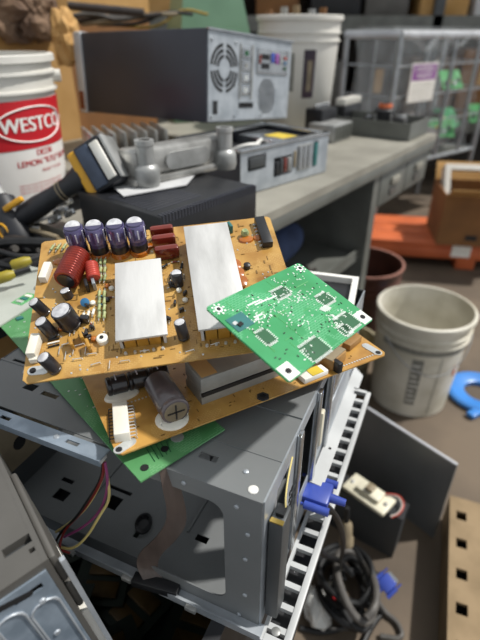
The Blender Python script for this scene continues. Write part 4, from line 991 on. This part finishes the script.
for k in range(8): MB().box(-.066+.017*k, -.018, .07, -.056+.017*k, .018, .092, bev=.002).build('tooth', 'bucket_white', o)

# ================================================================== FLOOR: panel, black cover, switch, cables, pallet, ring
PS = frame((.511, .795, 0), (-.17, .205, 0), None)
o = thing('steel_cover_sheet', PS, 'large grey steel computer side panel standing on edge on the floor', 'metal panel')
MB().box(0, 0, 0, .36, .0016, .275).build('sheet', 'panel_steel', o)
MB().box(-.001, -.004, .272, .361, .003, .2765).build('top_edge_glint', 'silver_plastic', o); MB().box(-.002, -.004, 0, .0015, .003, .274).build('folded_side_edge', 'panel_steel', o)  # top fold coloured paler than the sheet to paint its specular glint
for k in range(2): MB().box(.03+.12*k, -.0012, .02, .10+.12*k, .0, .026).build('hook_slot', 'case_dark', o)
BC = frame((.389, .738, 0), (-.122, .082, 0), None)
o = thing('black_cover', BC, 'black folded metal cover standing on the floor under the white switch', 'metal cover')
MB().box(0, 0, 0, .20, .002, .150).box(0, -.05, .146, .20, 0.002, .150).box(0.001, -.05, 0, .003, 0, .146).box(.197, -.05, 0, .199, 0, .146).build('sheet', 'case_dark', o)
MB().box(-.0012, -.051, .1485, .2012, .003, .1515).build('rim', 'black_plastic', o)
SW = frame(at(358, 489, .1525), Vector(at(388, 510, .1525)-at(358, 489, .1525)), None)
sw = thing('wall_switch', SW, 'ivory wall switch plate with toggle and pinkish wires on the black cover', 'switch')
MB().box(-.03, -.03, 0, .09, .032, .012, bev=.004).build('plate', 'ivory', sw)
MB().box(.0, -.017, .012, .065, .018, .026, bev=.004).build('housing', 'ivory', sw); MB().box(.022, -.012, .026, .042, .012, .038, bev=.003).build('toggle', 'tan_ferrite', sw)
for x in (-.018, .078): MB().lathe([(.005, .012), (.005, .015), (.003, .016)], 12, Matrix.Translation((x, 0, 0))).build('screw', 'cast_grey', sw)
MB().tube([(.06, .02, .014), (.085, .04, .018), (.108, .03, .014), (.112, .005, .006), (.10, -.01, -.002)], .0024, 6, 3).build('wire', 'wire_white', sw)
MB().tube([(.062, .022, .017), (.088, .043, .021), (.111, .031, .016), (.115, .003, .008), (.104, -.012, -.001)], .002, 6, 3).build('wire', 'red_coil', sw)
# cables on the floor
random.seed(9)
cc = at(346, 588, .05)
labs = ['thick black cable looped on top of the floor coil', 'thick black cable looped around the middle of the floor coil', 'black cable looped low in the floor coil', 'black cable wound around the blue video plug end', 'thin black cable crossing the floor coil', 'black cable trailing out of the floor coil', 'dark grey cable bent through the floor coil']
for i in range(7):
    rx = .042+.010*(i % 3); ry = .085-.008*(i % 2); rr = (.008, .009, .0075, .007, .005, .0065, .0085)[i]; off = Vector((.012*math.cos(i*2.1), .02*math.sin(i*1.7), 0)); pts = []
    for k in range(15):
        a = k*2*math.pi/12+i*.8; pts.append(cc+off+Vector((rx*math.cos(a), ry*math.sin(a), max(-.05+rr, -.02+.012*i+.018*math.sin(a*1.5+i)))))
    if i == 5: pts += [at(385, 610, .01), at(372, 625, .01), at(360, 650, .01)]
    if i == 3: pts = [at(378, 575, .05), at(366, 572, .055)]+pts
    o = MB().tube(pts, rr, 10, 2).build('floor_cable', 'rubber' if i != 6 else 'rubber_grey'); tag(o, labs[i], 'cable', 'cables coiled on the floor')
for i, (L, mt, lb_, rr) in enumerate((([(303, 520, .62), (315, 540, .5), (322, 555, .3), (340, 560, .14), (352, 575, .1)], 'rubber', 'black power cable dropping from the chassis front to the floor coil', .006),
                          ([(322, 503, .688), (333, 512, .66), (341, 526, .62), (344, 545, .40), (340, 565, .12), (345, 580, .09)], 'rubber', 'black video cable dropping from the blue plug to the floor coil', .0042),
                          ([(318, 570, .10), (320, 590, .05), (316, 615, .02), (330, 630, .01), (350, 628, .008)], 'rubber_grey', 'dusty grey cable lying beside the pale plastic scrap', .005),
                          ([(300, 628, .006), (325, 634, .006), (350, 625, .01), (365, 610, .03)], 'rubber', 'black cable lying flat along the floor in front of the coil', .006),
                          ([(372, 590, .03), (384, 612, .01), (398, 622, .008), (404, 640, .008), (380, 636, .008)], 'rubber_grey', 'grey cable loop at the outer side of the floor coil', .006))):
    o = MB().tube([at(*p) for p in L], rr, 10, 3).build('cable', mt); tag(o, lb_, 'cable')
o = thing('cable_end_plug', at(345, 530, .20), 'tan barrel plug on a cable above the floor coil', 'plug')
MB().lathe_on((0, .0, .03), (.004, -.012, -.03), [(.008, 0), (.013, .008), (.013, .04), (.016, .045), (.016, .062), (.009, .066)], 16).build('barrel', 'tan_ferrite', o)
MB().cyl((0, 0, .03), (-.002, .004, .07), .006, .005, 10).build('strain_relief', 'rubber', o)
def vga(name, M, label):
    o = thing(name, M, label, 'video plug')
    MB().box(-.0155, -.017, -.0065, .0155, .016, .0065, bev=.003).build('hood', 'vga_blue', o)
    MB().prism([(-.0115, -.0048), (.0115, -.0048), (.0125, .0048), (-.0125, .0048)], -.006, 0, Matrix.Translation((0, .016, 0)) @ Matrix.Rotation(math.pi/2, 4, 'X')).build('shell', 'chrome', o)
    for s in (-1, 1):
        k = MB().cyl((s*.020, -.020, 0), (s*.020, .008, 0), .0047, .0047, 12).cyl((s*.020, .008, 0), (s*.020, .022, 0), .0018, .0018, 8).build('thumbscrew', 'vga_blue', o)
    MB().lathe_on((0, -.016, 0), (0, -.034, 0), [(.0055, 0), (.0048, .010), (.0042, .018)], 12).build('strain_relief', 'vga_blue', o)
    return o
vp = at(316, 493, .700); vga('video_plug', frame(vp, e1*1.0, -e2*-1.0+Z3*.0), 'blue video plug fixed to the white bezel of the chassis')
v2 = at(387, 583, .10); vga('video_plug', frame(v2, Vector((.55, -.75, -.15)), None, Vector((-.2, -.45, .87))), 'blue video plug lying at the end of the floor cable coil')
for i, (x, y, s) in enumerate(((318, 606, (.030, .045, .030)), (336, 596, (.018, .03, .03)))):
    p = at(x, y, .02); o = crumple((p.x, p.y, .026), s, i+9, 3, .4).build('plastic_scrap', ('white_plastic', 'bucket_dirty')[i], ang=14); tag(o, ('crumpled white plastic scrap on the floor beside the chassis', 'small dusty plastic scrap on the floor beside the cable coil')[i], 'scrap')
o = thing('red_plug', at(337, 599, .075), 'small red plug inside the floor cable coil', 'plug'); MB().box(-.010, -.006, -.006, .010, .006, .006, bev=.002).build('body', 'red_print', o); MB().cyl((.01, 0, 0), (.03, .004, -.006), .003, .003, 8).build('tail', 'rubber', o)
# pallet beam with square holes
PA = frame((.417, .497, .0), (.138, .352, 0), None)
o = thing('perforated_beam', PA, 'tan beam with row of square black holes lying on the floor', 'beam')
hl = [(-.02+.082*k, -.040, .006+.0-.02+.082*k+.022, -.016) for k in range(-3, 6)]
hl = [(a, b, a+.026, d) for a, b, c, d in hl if a < .34]
MB().plate(-.35, -.13, .378, 0, .092, .10, hl).build('top_board', 'tan_board', o)
MB().box(-.35, -.008, 0, .378, -.0005, .092).build('side_board', 'tan_board', o); MB().box(-.35, -.13, 0, .378, -.122, .092).build('side_board', 'tan_board', o); MB().box(.370, -.122, 0, .3775, -.008, .092).build('end_board', 'tan_board', o)
MB().box(-.34, -.12, 0.001, .368, -.01, .02).build('inner_base', 'black_matte', o)
p = at(481, 391, .02); o = thing('blue_ring', (p.x, p.y, 0), 'bright blue plastic ring lid lying on the floor beside the bucket', 'lid')
MB().lathe([(.058, .002), (.112, .002), (.118, .008), (.118, .020), (.108, .026), (.066, .022), (.058, .018)], 40, None, True).build('ring', 'blue_lid', o)
MB().cbox(-.07, -.112, .012, .05, .03, .018, .5, .004).build('pull_tab', 'blue_lid', o)

# ================================================================== RIGHT BACK: orange pallet, box, cage
OP = frame((.62, 2.575, 0), (.985, -.17, 0), None)
op_ = thing('orange_pallet', OP, 'orange plastic pallet on the floor under the open brown box', 'pallet')
for k in range(3): MB().box(0, k*.148, .115, 1.3, .143+k*.148, .15, bev=.004).build('deck_slat', 'orange', op_)
for x in (0, .6, 1.2):
    for y in (0, .30): MB().box(x, y, 0, x+.10, y+.12, .115, bev=.004).build('block', 'orange', op_)
MB().box(.0, -.004, .06, 1.3, .012, .118, bev=.003).build('front_rail', 'orange', op_)
MB().box(.56, -.006, .075, .66, -.003, .14).build('sticker', 'label_white', op_)
cb = thing('open_carton', frame((1.075, 2.47, .151), (.985, -.17, 0), None), 'open brown cardboard box holding a white frame on the orange pallet', 'cardboard box')
m = MB().box(0, 0, 0, .48, .34, .006)
for a in ((0, 0, .48, .006), (0, .334, .48, .34), (0, .006, .006, .334), (.474, .006, .48, .334)): m.box(a[0], a[1], .006, a[2], a[3], .27)
m.build('carton_body', 'brown_card', cb)
for M_ in (Matrix.Translation((0, .34, .27)) @ Matrix.Rotation(1.1, 4, 'X'), Matrix.Translation((0, 0, .27)) @ Matrix.Rotation(2.6, 4, 'X')): MB().box(0, 0, -.002, .48, .10, .002, M_).build('flap', 'cardboard', cb)
MB().box(.14, -.001, .03, .20, 0, .06).build('print_mark', 'black_plastic', cb)
wf2 = thing('screen_frame', frame((1.115, 2.545, .215), (.97, -.15, 0), (0.05, .55, .80)), 'pale grey square plastic frame leaning inside the open brown box', 'plastic frame')
m = MB().plate(0, 0, .25, .36, 0, .02, [(.03, .05, .22, .33)]).box(0, 0, -.06, .012, .36, 0).box(.238, 0, -.06, .25, .36, 0).box(.0, .348, -.06, .25, .36, 0); m.build('frame_ring', 'bucket_white', wf2)
for i in range(4):
    o = crumple((1.44+.055*(i % 2), 2.48+.11*(i//2), .36), (.022, .045, .06), i+20, 3, .4).build('bagged_part', ('paper_white', 'disc_blue', 'tan_ferrite', 'paper_white')[i], ang=14)
    tag(o, ('pale bagged part at the front of the open box', 'blue bagged part in the open box', 'tan bagged part in the open box', 'pale bagged part at the back of the open box')[i], 'bag')
c1_ = Vector((.79, .61, 0)).normalized(); CG = frame((.87, 3.02, 0), c1_, None)
cg = thing('wire_cage', CG, 'galvanised wire cage cart lined with clear plastic behind the workbench', 'cage')
CWd, CD, Zt, Zl = 1.05, .38, 1.135, .42
MB().tube([(0, 0, Zt), (CWd, 0, Zt), (CWd, CD, Zt), (0, CD, Zt), (0, 0, Zt)], .022, 10).build('top_rim', 'silver_plastic', cg)
MB().tube([(0, 0, Zl), (CWd, 0, Zl), (CWd, CD, Zl), (0, CD, Zl), (0, 0, Zl)], .014, 8).build('lower_rim', 'steel_tube', cg)
for x, y in ((0, 0), (CWd, 0), (CWd, CD), (0, CD)): MB().cyl((x, y, 0), (x, y, Zt), .016, .016, 10).build('post', 'steel_tube', cg)
for x in (.28, .56, .84): MB().cyl((x, 0, Zl), (x, 0, Zt), .012, .012, 8).build('upright', 'steel_tube', cg); MB().cyl((x, CD, Zl), (x, CD, Zt), .006, .006, 8).build('upright', 'steel_tube', cg)
for z in (.66, .82, .98):
    MB().tube([(0, CD, z), (0, 0, z), (CWd, 0, z), (CWd, CD, z)], .005, 6).build('cross_wire', 'steel_tube', cg)
MB().box(.01, .01, Zl-.01, CWd-.01, CD-.01, Zl).build('deck', 'bench_paint', cg)
# liner: wrinkled clear sheet
def liner(x0, y0, x1, y1, n=26, mz=14):
    vs = []; fs = []; d = Vector((x1-x0, y1-y0, 0)); nn = Vector((-d.y, d.x, 0)).normalized()
    for i in range(n+1):
        for j in range(mz+1):
            q = Vector((i*.55, j*.5, x0*7+y0*3)); p = Vector((x0, y0, 0))+d*(i/n)+nn*(.022+.03*noise.noise(q)); z = Zl+.02+(Zt-Zl+.02)*j/mz; vs.append((p.x, p.y, z))
    for i in range(n):
        for j in range(mz): k = i*(mz+1)+j; fs.append((k, k+mz+1, k+mz+2, k+1))
    return vs, fs
MB().add(*liner(.03, .03, CWd-.03, .03)).add(*liner(.03, CD-.08, .03, .03, 12)).add(*liner(.03, CD-.08, CWd-.03, CD-.08)).build('clear_liner', 'liner', cg, ang=60)
for k in range(3):
    MB().tube([(.02+.33*k, -.02, Zt+.01), (.12+.33*k, -.035, Zt-.03), (.22+.33*k, -.03, Zt-.09+.02*k), (.33+.33*k, -.02, Zt+.005)], .014, 6, 2).build('liner_fold', 'liner', cg)
sg = thing('waste_sign', CG @ Matrix.Translation((.12, -.022, .76)), 'white sign with purple heading tied to the cage side', 'sign')
MB().box(0, -.003, .03, .25, 0, .235).build('sign_board', 'label_white', sg)
hd_ = MB().box(.008, -.0042, .145, .242, -.003, .227).build('heading_band', 'purple', sg)
RF = Matrix(((1, 0, 0, 0), (0, 0, -1, 0), (0, 1, 0, 0), (0, 0, 0, 1)))
for txt, sz, z in (('UNIVERSAL', .036, .205), ('WASTE', .045, .168)):
    vs_, fs_ = text_mesh(txt, sz); MB().add(vs_, fs_, Matrix.Translation((.125, -.005, z)) @ RF).build('lettering', 'white_print', hd_)
for k in range(4): MB().box(.02, -.0036, .045+.024*k, .23, -.003, .049+.024*k).build('ruled_line', 'grey_print', sg)
random.seed(14)
CV = frame(CG @ Vector((0, .15, 0)), c1_, Z3)
spots = [(*uv(CV, px, py), mt) for px, py, mt in ((432, 128, 'pcb_green_lite'), (448, 118, 'pcb_green'), (466, 128, 'pcb_green'), (474, 112, 'pcb_green_lite'), (455, 80, 'pcb_green_lite'), (440, 88, 'pcb_pale'), (484, 134, 'pcb_green'), (418, 138, 'pcb_green_big'))]
for i, (x, z, mt) in enumerate(spots):
    y = .09+.09*(i % 3); z = max(z, .58)
    M_ = CG @ Matrix.Translation((x, y, z)) @ Matrix.Rotation(-.5+.35*(i % 3), 4, 'Z') @ Matrix.Rotation(1.0+.12*(i % 2), 4, 'X')
    o = thing('caged_board', M_, ('pale green circuit board low in the lined cage', 'bright green circuit board in the lined cage middle', 'bright green circuit board tilted in the cage centre', 'pale green circuit board in the cage centre', 'pale green circuit board high in the lined cage', 'pale grey circuit board high in the lined cage', 'bright green circuit board at the cage far end', 'dark green circuit board near the cage corner')[i], 'circuit board')
    MB().box(-.10, -.065, 0, .10, .065, .002).build('substrate', mt, o)
    for k in range(4): MB().box(-.08+.045*k, -.04+.02*(k % 2), .002, -.055+.045*k, -.01+.02*(k % 2), .008).build('chip', ('black_plastic', 'yellow_tape', 'solder', 'black_plastic')[k], o)
o = thing('cage_scrap_heap', CG @ Matrix.Translation((.5, .19, Zl)), 'dark mixed scrap filling the bottom of the lined cage', 'scrap'); 
stuff(crumple((0, 0, .10), (.44, .12, .13), 31, 4, .4).build('scrap_mound', 'rubber_brown', o, ang=14))

# ================================================================== BACKGROUND RACK
rk = thing('storage_rack', (-1.6, 4.1, 0), 'dark steel storage rack along the back wall', 'rack')
for x in (0, 1.5, 3.0, 4.4):
    for y in (0, .6): MB().box(x, y, 0, x+.07, y+.05, 2.2).build('upright', 'case_dark', rk)
for z in (.55, 1.25, 1.95):
    MB().box(0, 0, z-.10, 4.47, .04, z).build('beam', 'bench_paint', rk); MB().box(0, .04, z-.03, 4.47, .64, z-.005).build('deck', 'tan_board', rk)
random.seed(2)
kinds = [('brown_card', 'brown cardboard carton'), ('cardboard', 'tan cardboard carton'), ('bin_black', 'black plastic crate'), ('paper_white', 'pale plastic crate'), ('kraft', 'dark kraft carton'), ('case_taupe', 'taupe equipment case')]
side = ['at the left end', 'next to the left upright', 'in the middle bay', 'beside the middle upright', 'in the right bay', 'at the right end']
for lv, z in enumerate((.55, 1.25)):
    for i in range(11):
        x = -1.48+i*.40; k = (i*2+lv*3+i//3) % 6; mt, nm = kinds[k]; h = random.uniform(.28, .5); wd_ = random.uniform(.30, .36)
        o = thing('stored_box', (x, 4.18, z-.004), f'{nm} on the {"lower" if lv == 0 else "middle"} rack level', 'box', f'{nm}s on the {"lower" if lv == 0 else "middle"} rack level')
        MB().box(0, 0, 0, wd_, .36, h, bev=.004).build('box_body', mt, o); MB().box(wd_*.4, -.003, h*.5, wd_*.6, 0, h*.95).build('tape', ('cardboard', 'label_white')[i % 2], o)
bpy.context.view_layer.update()
